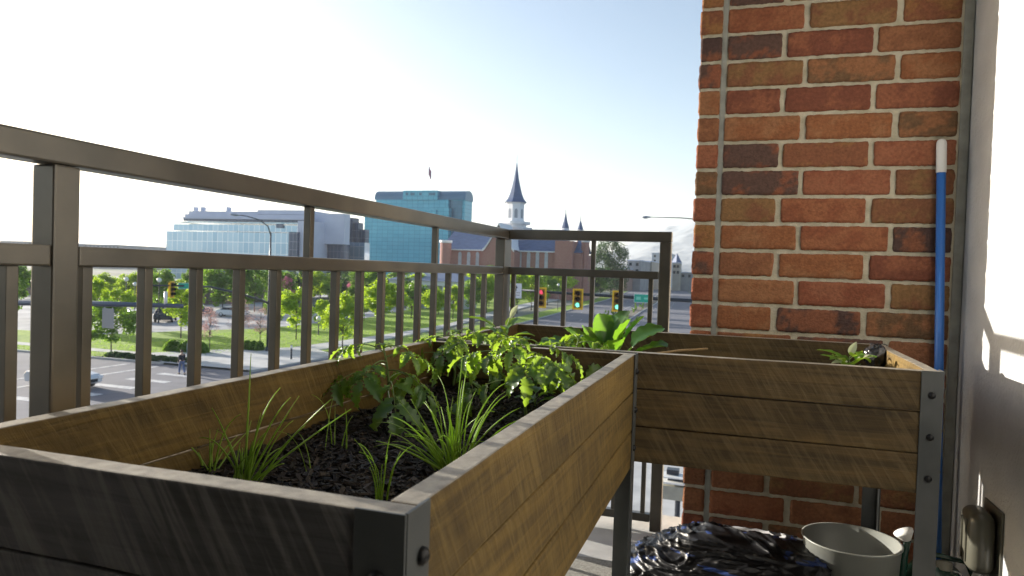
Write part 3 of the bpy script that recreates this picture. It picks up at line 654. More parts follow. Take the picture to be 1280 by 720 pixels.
poly('cross_road',[(-400,17),(200,17),(200,46),(-400,46)],G+.004,M['asphalt'])
poly('near_road',[(-35.5,-200),(-5,-200),(-5,17),(-35.5,17)],G+.004,M['asphalt'])
# corner pavement, verge, walkway
K=.13
lawn=[(-39.0,62),(-42.2,62),]
strip('kerb',off(edge,-.18),edge,G+.15,M['kerb'],.15)
strip('verge',off(edge[2:],-4.0),off(edge[2:],-.2),G+.13,M['grass'],.13)
wl=[(-42.2,60),(-41.4,78),(-41.6,92),(-42.3,101),(-46.5,127),(-51,157),(-57,212),(-68,317),(-82,430),(-125,900)]
wr=[(-39.0,60),(-38.8,68),(-38.9,78),(-39.9,94),(-43.6,127),(-47.6,157),(-52.5,205),(-63,310),(-78,430),(-120,900)]
strip('walkway',[(x,y) for x,y in wl],[(x,y) for x,y in wr],G+.142,M['walk'],.14)
poly('corner_pavement',[(-35.7,46.2),(-35.6,53),(-35.3,58),(-39,60.5),(-42.3,60.5),(-47.5,54.5),(-50,49.5),(-44,46.2)],G+.139,M['walk'])
# lawn (large, behind the walkway) and the lot
def mound(name,ptsfn,m): pass
poly('lawn',[(-44,50.3),(-42.35,60.3),(-42.3,62),(-41.5,78),(-41.7,92),(-42.4,101),(-46.6,127),(-51.2,157),(-57.5,212),(-68.5,317),(-120,330),(-75,190),(-63,130),(-57,101),(-57,84),(-57.8,75.7),(-62.5,67.8),(-65,60),(-80,58),(-130,60),(-130,50.5)],G+.12,M['grass'])
poly('verge_left',[(-130,46.3),(-52,46.3),(-47,49.0),(-130,49.0)],G+.125,M['grass'])
poly('path_left',[(-130,48.9),(-46.9,48.9),(-44,50.4),(-130,50.4)],G+.135,M['walk'])
strip('kerb_left',[(-130,46.0),(-44,46.0)],[(-130,46.25),(-44,46.25)],G+.15,M['kerb'],.15)
poly('parking_lot',[(-65.2,60.2),(-62.7,67.9),(-58,75.8),(-57.2,84),(-57.2,101),(-63.2,130),(-75,190),(-200,190),(-260,60),(-130,60.2),(-80,58.3)],G+.03,M['lot'])
# crosswalk bars and lane lines
cw=MB()
for k in range(9):
    y=19.5+k*2.8
    cw.box((-40.6,y,G+.004),(-37.2,y+.75,G+.012))
struct('crosswalk_bars',cw,M['marking'])
ln=MB()
for y in (24.5,28.6,36.5,41):
    x=-150
    while x<-48:
        ln.box((x,y,G+.005),(x+ (3.2 if y not in(36.5,) else 3.2),y+.16,G+.013)); x+=9 if y!=36.5 else 3.2
for x in (-46.5,-43.6): ln.box((x,19,G+.005),(x+.35,45,G+.013))
def lerpE(L,y):
    for (x0,y0),(x1,y1) in zip(L,L[1:]):
        if y0<=y<=y1: return x0+(x1-x0)*(y-y0)/(y1-y0)
    return L[-1][0]
for offx,dash in ((3.6,1),(7.2,1),(10.6,0),(17.5,1),(21,1)):
    y=52.
    while y<500:
        l=3 if dash else 12.2
        xa=lerpE(edge,y)+offx; xb=lerpE(edge,y+l)+offx
        ln.add([(xa,y,G+.013),(xa+.14,y,G+.013),(xb+.14,y+l,G+.013),(xb,y+l,G+.013)],[(0,1,2,3)]); y+=12
for x in (-34,-30.5,-27): ln.box((x,48,G+.005),(x+2.6,48.5,G+.014))
struct('lane_lines',ln,M['marking'])
# median with kerb
me_l=[(-21.2,108),(-22,116),(-23.0,130),(-25.5,170),(-27.6,215),(-37,330),(-50,460)]
me_r=[(-20.2,108),(-19.0,116),(-19.8,130),(-22.4,170),(-24.6,215),(-34,330),(-47,460)]
strip('median_kerb',me_l,me_r,G+.15,M['kerb'],.15)
strip('median_bed',[(x+.3,y+1) for x,y in me_l],[(x-.3,y+1) for x,y in me_r],G+.16,noisy('bed_mulch',(.14,.12,.09),(.22,.19,.15),scale=2,rough=.95),.01)
# the pavement under our own building, with the building's lower storeys
poly('near_pavement',[(-4.9,-60),(60,-60),(60,900),(-4.9,105)],G+.02,M['walk'])
w=MB().box((-1.04,-30,G),(30,2.9,FZ-.26)); tag(w.build('apartment_building',M['templebrick']),'lower storeys of the brick apartment building under the balcony','building')

# ---- trees
def crown_leaves(mb,n,rx,rz,cz,sz,clumps,rng,shell=.35):
    cl=[]
    for _ in range(clumps):
        a=rng.uniform(0,6.28); r=rng.uniform(.15,.85)**.6; h=rng.uniform(-.9,.95)
        rr=math.sqrt(max(0,1-h*h*.9)); cl.append((Vector((math.cos(a)*r*rr*rx,math.sin(a)*r*rr*rx,cz+h*rz)),rng.uniform(.22,.42)))
    for i in range(n):
        c,s=cl[rng.randrange(clumps)]; v=Vector((rng.gauss(0,1),rng.gauss(0,1),rng.gauss(0,1))).normalized()*rng.random()**.5*s
        p=c+Vector((v.x*rx,v.y*rx,v.z*rz)); nrm=Vector((rng.gauss(0,1),rng.gauss(0,1),rng.gauss(0,1)+.5)).normalized(); a=nrm.orthogonal().normalized(); b=nrm.cross(a)
        q=rng.uniform(0,6.28); a,b=a*math.cos(q)+b*math.sin(q),b*math.cos(q)-a*math.sin(q); L_=sz*rng.uniform(.6,1.3); W_=L_*.6
        mb.add([p-a*L_*.5,p+b*W_*.5,p+a*L_*.5,p-b*W_*.5],[(0,1,2,3)])
    return cl
def tree_proto(kind,seed):
    rng=random.Random(seed)
    H=1.0 # unit height, scaled later
    spec=dict(bright=(3800,.30,.34,.62,.05,26,'lf_bright'),mid=(4600,.34,.38,.60,.05,30,'lf_mid'),dark=(4600,.34,.40,.57,.042,26,'lf_dark'),
              bare=(1500,.34,.32,.62,.024,24,'lf_pink'),rose=(1500,.36,.34,.6,.04,16,'lf_rose'),bigdark=(12000,.42,.42,.56,.030,60,'lf_dark'))[kind]
    n,rx,rz,cz,sz,cl,mt=spec
    cm=MB(); cls=crown_leaves(cm,n,rx,rz,cz,sz,cl,rng)
    tm=MB(); tm.tube([(0,0,-.02),(0.004,0,.15),(-.004,.004,.4),(0,0,.7)],[.016,.012,.009,.004],7)
    for c,s in cls:
        z0=max(.2,c.z-rng.uniform(.12,.3)); tm.tube([(0,0,z0),Vector((c.x*.45,c.y*.45,(z0+c.z)/2+.02)),c],[.006,.004,.0015],4,cap=False)
        if kind=='bare':
            for _ in range(5): tm.tube([c,c+Vector((rng.gauss(0,1),rng.gauss(0,1),rng.gauss(.6,1)))*.06],[.002,.001],3,cap=False)
    ca=cm.build('crown',M[mt]); tr=tm.build('trunk',M['bark'],smooth=True)
    cme,tme=ca.data,tr.data
    bpy.data.objects.remove(ca); bpy.data.objects.remove(tr)
    return cme,tme,rx
protos={k:[tree_proto(k,s) for s in ((1,2,3) if k in('bright','mid') else (4,5))] for k in ('bright','mid','dark','bare','rose','bigdark')}
tcount=[0]
def tree(label,px,by,ty,wpx,kind,group=None,y=None):
    rng=random.Random(px*7+by)
    b=at(px,by,G) if y is None else None
    if y is not None:
        q=atY(px,by,y); b=Vector((q.x,q.y,G))
    d=ray(px,ty); t=b.y/d.y if abs(d.y)>abs(d.x)*.3 else b.x/d.x
    top=(O+d*t).z; h=max(1.5,top-G)
    depth=(Vector(b)-O).dot(-(MW@Vector((0,0,1)))*1.0) if False else (MW.transposed()@(Vector(b)-O)).z*-1
    wid=wpx*depth/FPX*(1.22 if kind in('bright','mid') else 1.1)
    cme,tme,rx=rng.choice(protos[kind])
    nm={'bright':'young_tree','mid':'leafy_tree','dark':'dark_tree','bare':'blossom_tree','rose':'flowering_tree','bigdark':'big_tree'}[kind]
    o=thing(nm,label,'tree',(b.x,b.y,G+.1),group,rng.uniform(0,6.28)); s=wid/(2*rx*1.05); o.scale=(s,s,h)
    c=bpy.data.objects.new('crown',cme); col.objects.link(c); c.parent=o
    c=bpy.data.objects.new('trunk',tme); col.objects.link(c); c.parent=o
    # keep the trunk slim where the crown is wide
    c.scale=(.9*h/s if h<s else .9,.9*h/s if h<s else .9,1)
    return o
TR=[('leafy tree at the far left edge of the view, left of the big railing post',9,402,330,46,'mid'),
('spreading low tree on the lawn below the hanging grey panel',139,441,378,58,'mid'),
('thin bright sapling beside the lamp post in the lot',122,414,350,24,'bright'),
('bright sapling right behind the grey hanging panel',150,410,362,34,'bright'),
('dark green tree behind the two side-on traffic signals',201,396,340,34,'mid'),
('bright yellow green tree at the tip of the signal arm',226,424,358,40,'bright'),
('nearly bare pink blossom tree standing at the front of the hedge',262,440,384,30,'bare'),
('tall thin pink blossom tree, middle one of the three',298,432,370,32,'bare'),
('pink blossom tree next to the dark signal pole',325,428,384,36,'bare'),
('green tree behind the lot, left of the curved signal arm',247,388,336,34,'mid'),
('broad green tree beyond the lot under the curved signal arm',278,392,332,54,'mid'),
('broad green tree beyond the lot just left of the signal pole',318,390,332,52,'mid'),
('small rose pink flowering tree right of the signal pole',358,386,345,20,'rose'),
('dark tree behind the rose flowering tree',378,382,334,36,'dark'),
('bright yellow young tree on the lawn right of the signal pole',370,426,362,40,'bright'),
('yellow green tree beyond the low wall in the middle',400,384,338,30,'bright'),
('tall bright young tree on the lawn by the walkway',428,440,368,44,'bright'),
('dark tree above the low wall near the pink tree',424,378,335,28,'dark'),
('rose flowering tree behind the low stone wall',440,381,352,20,'rose'),
('slim green tree left of the white pavilion',466,386,336,34,'mid'),
('largest bright tree on the lawn in front of the pavilion',480,412,350,52,'bright'),
('green tree in front of the left end of the pavilion',514,398,352,34,'mid'),
('bright tree in front of the middle of the pavilion',540,402,360,32,'bright'),
('bright narrow tree at the right end of the pavilion',566,400,358,26,'bright'),
('green tree behind the walkway, left of the railing corner',588,392,348,28,'mid'),
('bright tree seen just left of the railing corner post',608,392,342,30,'bright'),
('bright tree behind the white arrow sign',646,392,340,30,'bright'),
('bright tree between the white arrow sign and the red signal',664,388,337,28,'bright'),
('mid green tree behind the signal with the red light',684,382,340,26,'mid'),
('bright tree between the first two signals on the far arm',702,378,338,30,'bright'),
('bright tree behind the signal with the green light',724,374,339,26,'bright'),
('dark green tree right of the green signal',742,372,338,26,'mid'),
('large dark full tree standing above the others at the far end of the church',763,371,299,46,'bigdark'),
('low dark tree on the left side of the distant road',786,362,341,32,'dark'),
('farthest low dark tree on the left side of the distant road',806,358,342,28,'dark')]
for r_ in TR: tree(*r_)
# second, farther band of trees behind (fills the view between the balusters)
rng=random.Random(5)
k=0
for px,w_,kd in ((20,40,'dark'),(60,44,'mid'),(185,30,'mid'),(340,40,'mid'),(392,36,'dark'),(448,40,'mid'),(496,30,'mid'),(606,40,'mid'),(634,34,'dark'),(672,40,'dark'),(712,36,'dark'),(750,34,'dark')):
    names={20:'left of the big railing post',60:'behind the big railing post',185:'above the roof of the brown building',340:'right behind the signal pole',392:'between the two rose trees',448:'just left of the teal tower foot',496:'above the pavilion roof',606:'under the left gable of the church',634:'behind the railing corner post',672:'in front of the church wall behind the red signal',712:'in front of the church end tower',750:'at the foot of the large full tree'}
    tree('background tree %s'%names[px],px,372,{'dark':336,'mid':334}[kd],w_,kd)
rgt=random.Random(77)
for i in range(27):
    px=108+i*20+rgt.uniform(-5,5)
    tree('young green tree in the planted rows beyond the parking lot and lawn',int(px),rgt.choice((377,379,382,385)),rgt.uniform(340,352),rgt.uniform(26,34),'bright' if rgt.random()<.6 else 'mid','tree rows beyond the lot')
for px,by,ty,w_,kd,lb in ((455,402,362,30,'bright','bright sapling left of the largest lawn tree'),(498,392,358,26,'bright','slim bright sapling between the largest lawn tree and the pavilion corner'),(405,414,376,26,'bright','small bright sapling behind the white globe lamp by the walkway'),(344,410,366,26,'mid','green sapling right behind the signal pole on the lawn'),(548,394,362,24,'mid','slim green tree in front of the pavilion middle columns'),(60,410,352,30,'bright','bright tree hidden behind the big railing post')):
    tree(lb,px,by,ty,w_,kd)
# median shrubs
for i,(px,by) in enumerate(((758,403),(767,399),(793,391),(802,387),(811,384))):
    rg=random.Random(i+60); b=at(px,by,G+.15); mb=MB(); crown_leaves(mb,900,.6,.95,1.1,.16,12,rg)
    o=thing('median_shrub','upright narrow shrub on the road median, %s of five counting from the near tip'%('first','second','third','fourth','fifth')[i],'shrub',tuple(b),'shrubs on the road median')
    mb.build('foliage',M['lf_mid'],o); MB().tube([(0,0,-.05),(0,0,1.2)],[.05,.02],5).build('stem',M['bark'],o)
# hedges by the corner
def hedge(label,x0,x1,y0,y1,h,n,seed,mt='lf_bright',name='hedge',z=G+.12):
    rg=random.Random(seed); mb=MB()
    nb=max(3,int((x1-x0)/1.1))
    for i in range(nb):
        cxx=x0+(x1-x0)*(i+.5)/nb
        for _ in range(n//nb):
            v=Vector((rg.gauss(0,1),rg.gauss(0,1),abs(rg.gauss(0,1)))).normalized()*rg.uniform(.7,1)
            p=Vector((cxx+v.x*(x1-x0)/nb*.62,(y0+y1)/2+v.y*(y1-y0)/2,z+v.z*h)); nr=Vector((rg.gauss(0,1),rg.gauss(0,1),rg.gauss(0,1))).normalized(); a=nr.orthogonal().normalized(); b=nr.cross(a); s=rg.uniform(.05,.11)
            mb.add([p-a*s,p+b*s*.7,p+a*s,p-b*s*.7],[(0,1,2,3)])
    return tag(mb.build(name,M[mt]),label,'hedge')
hedge('long low clipped hedge behind the pink blossom trees at the corner',-50.0,-45.6,52.0,53.6,1.0,9000,1,'lf_mid')
hedge('short bushy hedge left of the signal pole base',-44.9,-42.9,56.5,57.7,.9,3500,2,'lf_mid')
hedge('dark ground cover strip beside the cross road at the corner',-51,-42.5,46.6,48.2,.35,5000,3,'lf_dark')
# grass blades over the lawn (fine fuzz so the turf is not flat)
rg=random.Random(8); mb=MB()
for _ in range(26000):
    y=rg.uniform(46.4,120)**1.0; 
    x=rg.uniform(-64,-36)
    if 48.7<y<50.6 or y<60.5 and x>-48 and not(y>50.5 and x<-44.5): continue
    if y>60 and (x<-57 or (-42.3<x<-38.7 and y<98) or (-47<x<-40 and y>98)): continue
    s=rg.uniform(.03,.07); a=rg.uniform(0,6.28); p=Vector((x,y,G+.12)); d=Vector((math.cos(a),math.sin(a),0))*s*.6
    if x>lerpE(edge,y)-.3: continue
    mb.add([p-d,p+d,p+Vector((rg.gauss(0,.02),rg.gauss(0,.02),s*1.7))],[(0,1,2)])
tag(mb.build('grass',M['grassblades']),'short bright grass tufts over the corner lawns','grass',kind='stuff')
# low stone wall / planting beyond the lot
wp=MB(); 
a=at(330,386); b=at(470,383)
n_=(b-a).normalized(); 
wp.obox(((a+b)/2)+Vector((0,0,1.0)),((b-a).length,1.2,2.0),math.atan2(n_.y,n_.x)); tag(wp.build('stone_wall',noisy('stone',(.12,.12,.13),(.26,.26,.26),scale=1.5,rough=.9)),'low grey stone wall beyond the lot, between the signal pole and the pavilion','wall')
# ---- vehicles
def car(label,loc,rz,paint,cat='car',big=1.0,name='parked_car'):
    t=thing(name,label,cat,tuple(loc),None,rz); t.scale=(big,big,big)
    prof=[(-2.2,.35),(-2.25,.75),(-2.1,.95),(-1.7,1.02),(-1.2,1.45),(-.2,1.52),(.55,1.45),(1.15,1.02),(2.0,.88),(2.25,.7),(2.28,.38),(2.1,.3),(-2.1,.3)]
    def body(mb,w0,w1,pr,c=None):
        n=len(pr); vs=[]
        for s in(-1,1):
            for x,z in pr:
                ww=w0 if z<1.05 else w1; vs.append((x,s*ww,z))
        mb.add(vs,[list(range(n)),list(range(n,2*n))[::-1]]+[[(i+1)%n,i,n+i,n+(i+1)%n] for i in range(n)])
    q=MB(); body(q,.9,.72,prof); o=q.build('body',paint,t,fix=True); bv_=o.modifiers.new('b','BEVEL'); bv_.width=.06; bv_.segments=2; bv_.limit_method='ANGLE'
    q=MB(); q.add([(1.12,-.74,1.05),(1.12,.74,1.05),(.58,.66,1.44),(.58,-.66,1.44)],[(0,1,2,3)]); q.add([(-1.66,-.74,1.06),(-1.66,.74,1.06),(-1.24,.66,1.43),(-1.24,-.66,1.43)],[(3,2,1,0)])
    for v in range(len(q.v)): q.v[v]=(q.v[v][0]+(.03 if q.v[v][0]>0 else -.03),q.v[v][1],q.v[v][2]+.02)
    q.build('windscreen',M['glassdark'],t)
    for s in (-1,1):
        q=MB(); q.add([(-1.5,s*.905,1.05),(1.0,s*.905,1.05),(.5,s*.745,1.42),(-1.15,s*.745,1.42)],[(0,1,2,3)]); q.build('side_window',M['glassdark'],t)
        q=MB().box((2.2,s*.75-.16,.62),(2.3,s*.75+.16,.78),bev=.02); q.build('headlight',M['lampglass'],t)
        for x in (-1.4,1.4):
            wh=MB().lathe((x,s*.80,.33),[(.2,-.1),(.33,-.1),(.34,0),(.33,.1),(.2,.1)],20,axis=Matrix.Rotation(math.pi/2,3,'X')).build('wheel',M['rubber'],t,smooth=True)
            MB().lathe((x,s*.80,.33),[(.001,.09*s*-1),(.2,.1*s*-1),(.21,.05*s*-1)],16,axis=Matrix.Rotation(math.pi/2,3,'X')).build('rim',M['galv'],wh)
    MB().box((2.27,-.5,.42),(2.31,.5,.62),bev=.01).build('grille',M['glassdark'],t)
    return t
p=at(112,486); car('silver car waiting at the crossing, its nose showing right of the big railing post',(p.x-2.0,p.y-.2,G+.02),.02,M['carpaint'])
p=at(166,402); car('white car parked in the lot behind the spreading tree',(p.x,p.y,G+.05),2.6,M['carwhite'])
p=at(207,402); car('dark van parked in the lot below the side-on signals',(p.x,p.y,G+.05),2.2,M['cardark'],'van',1.25)
p=at(130,388); car('silver car parked far back in the lot near the brown building',(p.x,p.y,G+.05),.3,M['carpaint'])
p=at(246,392); car('blue car parked at the back of the lot',(p.x,p.y,G+.05),.5,M['carblue'])
p=at(290,396); car('white car parked in the lot behind the blossom trees',(p.x,p.y,G+.05),.4,M['carwhite'])
for i,(px,py,m_,lb) in enumerate(((845,358,'carwhite','white car far down the road, nearest the railing end post'),(853,356,'cardark','dark car far down the road beside the white one'),(861,352,'carblue','blue car far down the road beside the brick pier edge'),(858,362,'carpaint','silver car on the road just left of the brick pier'))):
    p=at(px,py); car(lb,(p.x,p.y,G+.02),math.pi/2+.07,M[m_])
# ---- signals, masts, lamps
def signal(label,c,rz,lit,h=1.15,back=True):
    t=thing('traffic_signal',label,'traffic signal',tuple(c),None,rz)   # faces local -y
    if back:
        q=MB()
        for a,b_ in (((-.34,-.66),(-.24,.66)),((.24,-.66),(.34,.66))): q.box((a[0],-.02,a[1]),(b_[0],.02,b_[1]))
        q.box((-.24,-.02,.565),(.24,.02,.66)); q.box((-.24,-.02,-.66),(.24,.02,-.565)); q.build('backplate_border',M['yellow'],t)
        MB().box((-.24,-.006,-.565),(.24,.012,.565)).build('backplate',noisy('amber_plate',(.30,.16,.02),(.36,.19,.03),scale=4),t)
    MB().box((-.17,.014,-.54),(.17,.22,.54),bev=.02).build('housing',M['yellow'],t)
    for k,z in enumerate((.36,0,-.36)):
        on=(lit=='red' and k==0) or (lit=='green' and k==2)
        MB().lathe((0,-.012,z),[(.0001,.05),(.09,.045),(.145,.0)],20,axis=Matrix.Rotation(math.pi/2,3,'X')).build('lens',M['redlamp' if k==0 else 'greenlamp'] if on else M['lens'],t,smooth=True)
        v=MB(); n=14
        for i in range(n):
            a0=math.radians(-30+240*i/(n-1)); x=.16*math.cos(a0); zz=z+.16*math.sin(a0); v.v+= [(x,-.01,zz),(x,-.26 if i not in(0,n-1) else -.1,zz)]
        for i in range(n-1): v.f.append([2*i,2*i+1,2*i+3,2*i+2]); v.c.append(None); v.m.append(0)
        v.build('visor',M['bolt'],t)
    return t
# right hand mast arm over the main road, facing us
YA=45.
ma=thing('signal_mast','long dark signal mast arm reaching over the main road from the right','signal mast',(1.5,YA,G))
pts=[atY(652,362.5,YA),atY(700,366.2,YA),atY(780,371,YA),atY(866,376,YA),atY(960,384,YA)]; off_=Vector((1.5,YA,G))
MB().tube([p-off_ for p in pts]+[Vector((0,0,(pts[-1]-off_).z-.1))],[.07,.085,.105,.125,.15,.17],12).build('arm',M['mast'],ma,smooth=True)
MB().tube([(0,0,-.1),(0,0,9.)],[.2,.13],12).build('pole',M['mast'],ma,smooth=True)
for px,py,lit,lb in ((676.5,372,'red','traffic signal showing red, leftmost of the three facing the balcony'),(722.3,374,'green','traffic signal showing green in the middle of the far mast arm'),(772,376.5,'green','traffic signal at the right of the far mast arm, next to the green street sign')):
    signal(lb,atY(px,py,YA-.35),0,lit)
c=atY(803.5,373,YA-.2); s=thing('street_sign','green street name sign hanging from the far mast arm','street sign',tuple(c))
MB().box((-.52,-.02,-.24),(.52,.02,.24)).build('plate',M['signgreen'],s); 
q=MB(); q.box((-.54,-.012,.24),(.54,.012,.265)); q.box((-.54,-.012,-.265),(.54,.012,-.24)); q.box((-.545,-.012,-.24),(-.52,.012,.24)); q.box((.52,-.012,-.24),(.545,.012,.24)); q.build('border',M['signwhite'],s)
MB().box((-.40,-.026,-.10),(-.12,-.021,.10)).build('marking',mat('pale_green',(.2,.62,.5),.5)[0],s)
MB().box((.08,-.026,-.06),(.42,-.021,.06)).build('marking',mat('pale_green2',(.2,.62,.5),.5)[0],s)
c=atY(645,363.5,YA-.5); s=thing('lane_sign','white lane control sign with a black arrow at the tip of the mast arm','road sign',tuple(c))
MB().box((-.38,-.015,-.48),(.38,.015,.48),bev=.01).build('plate',M['signwhite'],s)
q=MB(); q.box((-.035,-.021,-.02),(.035,-.016,.20)); q.add([(-.13,-.020,.18),(.13,-.020,.18),(0,-.020,.36)],[(0,1,2)]); q.build('arrow',M['ink'],s)
q=MB(); 
for i,x in enumerate((-.24,-.10,.04,.18)): q.box((x,-.021,-.16),(x+.08,-.016,-.07))
q.box((-.26,-.021,-.30),(.26,-.016,-.25)); q.build('marking',noisy('grey_ink',(.3,.3,.32),(.35,.35,.36)),s)
# near left arm A
YB=21.
mb=thing('signal_mast','thick grey signal mast arm coming in from the left edge','signal mast',(-44,YB,G))
pts=[atY(228,382.5,YB),atY(118,379.5,YB),atY(0,378,YB),atY(-90,378,YB)]; off_=Vector((-44,YB,G))
MB().tube([p-off_ for p in pts]+[Vector((0,0,(pts[-1]-off_).z-.2))],[.075,.10,.12,.14,.17],12).build('arm',M['galv'] if 0 else mat('blue_grey_mast',(.10,.12,.17),.35,.4)[0],mb,smooth=True)
MB().tube([(0,0,-.1),(0,0,9.)],[.2,.13],12).build('pole',M['mast'],mb,smooth=True)
c=atY(135,397.5,YB-.15); s=thing('hanging_sign','pale grey sign panel hanging under the near mast arm, seen from behind','road sign',tuple(c)); 
MB().box((-.27,-.01,-.38),(.27,.01,.36),bev=.005).build('plate',M['signback'],s)
q=MB(); q.box((-.2,.011,-.3),(-.17,.03,.4)); q.box((.17,.011,-.3),(.2,.03,.4)); q.build('bracket',M['galv'],s)
c=atY(207,379,YB); s=thing('detector_camera','small white cylindrical camera standing on the near mast arm','camera',tuple(c)); MB().tube([(0,0,-.12),(0,0,.42)],[.06,.06],10).build('body',M['whiteplastic'],s,smooth=True); MB().tube([(0,0,-.2),(0,0,-.12)],[.03,.03],8).build('bracket',M['galv'],s)
signal('traffic signal at the far left edge, hanging on the near mast arm',atY(1,383,YB+.3),math.pi-.3,None,back=True)
# dark curved arm B with its pole and street lamp
XB=-42.4
po=at(336,441)
mc=thing('signal_mast','tall dark signal pole at the corner, with curved arm and street lamp on top','signal mast',(XB,57.3,G)); off_=Vector((XB,57.3,G))
H2=lambda px,py: atX(px,py,XB)-off_
MB().tube([(0,0,0),(0,0,4.6),(0,0,8.2),(0,0,11.2)],[.17,.14,.10,.07],12).build('pole',M['mast'],mc,smooth=True)
MB().tube([(0,0,0),(0,0,.5)],[.28,.22],12).build('base',M['mast'],mc,smooth=True)
MB().tube([Vector((0,0,4.6)),H2(325,375),H2(300,367),H2(262,358.5),H2(215,357),H2(174,357)],[.12,.11,.10,.085,.07,.055],10).build('arm',M['mast'],mc,smooth=True)
lp=[Vector((0,0,11.0)),H2(335,283),H2(325,275),H2(308,270),H2(296,268.5)]
MB().tube(lp,[.06,.05,.045,.04,.035],8).build('lamp_arm',M['mast'],mc,smooth=True)
MB().tube([H2(299,269),H2(294,268.3),H2(288,268)],[.05,.13,.06],8).build('lamp_head',M['galv'],mc,smooth=True)
signal('traffic signal seen from the side, leftmost on the curved arm',atX(176,362,XB),math.pi/2+.25,None)
signal('traffic signal seen from the side with black visors, left of the green sign',atX(215,362,XB),math.pi/2+.25,None)
c=atX(232,357.5,XB+.1); s=thing('street_sign','green street name sign hanging from the curved dark arm','street sign',tuple(c),None,math.pi/2-.55)
MB().box((-.55,-.02,-.22),(.55,.02,.22)).build('plate',M['signgreen'],s)
q=MB(); q.box((-.56,-.012,.22),(.56,.012,.245)); q.box((-.56,-.012,-.245),(.56,.012,-.22)); q.build('border',M['signwhite'],s)
# bollard light, ornamental lamps
c=at(364,449,G+.14); s=thing('bollard_light','short dark bollard light on the corner pavement','bollard light',tuple(c))
MB().tube([(0,0,0),(0,0,.95)],.08,10).build('post',M['mast'],s); MB().tube([(0,0,.95),(0,0,1.2)],[.09,.09],10).build('lamp',M['whiteplastic'],s); MB().tube([(0,0,1.2),(0,0,1.26)],[.12,.05],10).build('cap',M['mast'],s)
for px,by,tp,lb in ((157,400,349,'white globe street lamp in the lot above the near mast arm'),(168,396,355,'smaller white globe street lamp right of the taller one'),(398,420,398,'low white globe lamp beside the walkway'),(697,388,356,'globe street lamp behind the red traffic signal'),(198,404,350,'double globe lamp beside the side-on signals')):
    b=at(px,by); tz=(O+ray(px,tp)*(b.y/ray(px,tp).y)).z-G
    s=thing('street_lamp',lb,'street lamp',(b.x,b.y,G)); MB().tube([(0,0,0),(0,0,.6),(0,0,tz-.3)],[.12,.07,.05],8).build('post',M['mast'],s)
    bm=bmesh.new(); bmesh.ops.create_uvsphere(bm,u_segments=12,v_segments=8,radius=.3); q=MB(); q.frombm(bm); q.build('globe',M['whiteplastic'],s,smooth=True,loc=(0,0,tz))
# cobra head lamp at the right, pole hidden behind the pier
YL=60.; c0=atY(885,276,YL); s=thing('street_lamp','long thin street lamp arm reaching left from behind the brick pier','street lamp',(c0.x,YL,G)); of=Vector((c0.x,YL,G))
MB().tube([(0,0,0),(0,0,5),c0-of-Vector((0,0,.4))],[.16,.12,.08],10).build('pole',M['mast'],s,smooth=True)
MB().tube([c0-of-Vector((0,0,.4)),atY(876,274.5,YL)-of,atY(850,272.3,YL)-of,atY(812,271.4,YL)-of],[.06,.05,.04,.03],8).build('arm',M['mast'],s,smooth=True)
MB().tube([atY(814,271.4,YL)-of,atY(807,271.6,YL)-of,atY(801,271.2,YL)-of],[.04,.13,.05],8).build('lamp_head',M['galv'],s,smooth=True)
# utility cabinet at the corner
c=at(240,452,G+.14); s=thing('utility_cabinet','teal grey utility cabinet behind the walking person','cabinet',tuple(c)); MB().box((-.35,-.25,.1),(.35,.25,1.5),bev=.02).build('body',mat('teal_grey',(.16,.23,.25),.5)[0],s); MB().box((-.4,-.3,0),(.4,.3,.1)).build('plinth',M['kerb'],s); MB().box((.2,-.27,.7),(.24,-.252,.95)).build('handle',M['galv'],s)
# beige box on a post seen low between railing post and pier
c=at(846,655,G+.02); s=thing('kiosk_box','beige box on a dark post, seen below between the railing and the brick pier','pay station',tuple(c))
zz=lambda py: (O+ray(842,py)*(c.y/ray(842,py).y)).z-G
MB().tube([(0,0,0),(0,0,zz(622))],.09,8).build('post',M['mast'],s); MB().box((-.16,-.16,0),(.16,.16,zz(648)),bev=.02).build('foot',M['mast'],s)
MB().box((-.52,-.3,zz(623)),(.40,.3,zz(606)),bev=.02).build('box',M['beige'],s)
q=MB(); q.box((-.55,-.35,zz(603)),(.5,.35,zz(601))); q.box((-.55,-.35,zz(596)),(.5,.35,zz(594.5))); q.build('shelf',M['whiteplastic'],s)
q=MB(); q.box((-.35,-.1,zz(604)),(.3,.3,zz(596))); q.box((-.4,-.05,zz(594)),(.0,.3,zz(588))); q.build('panel',M['mast'],s)
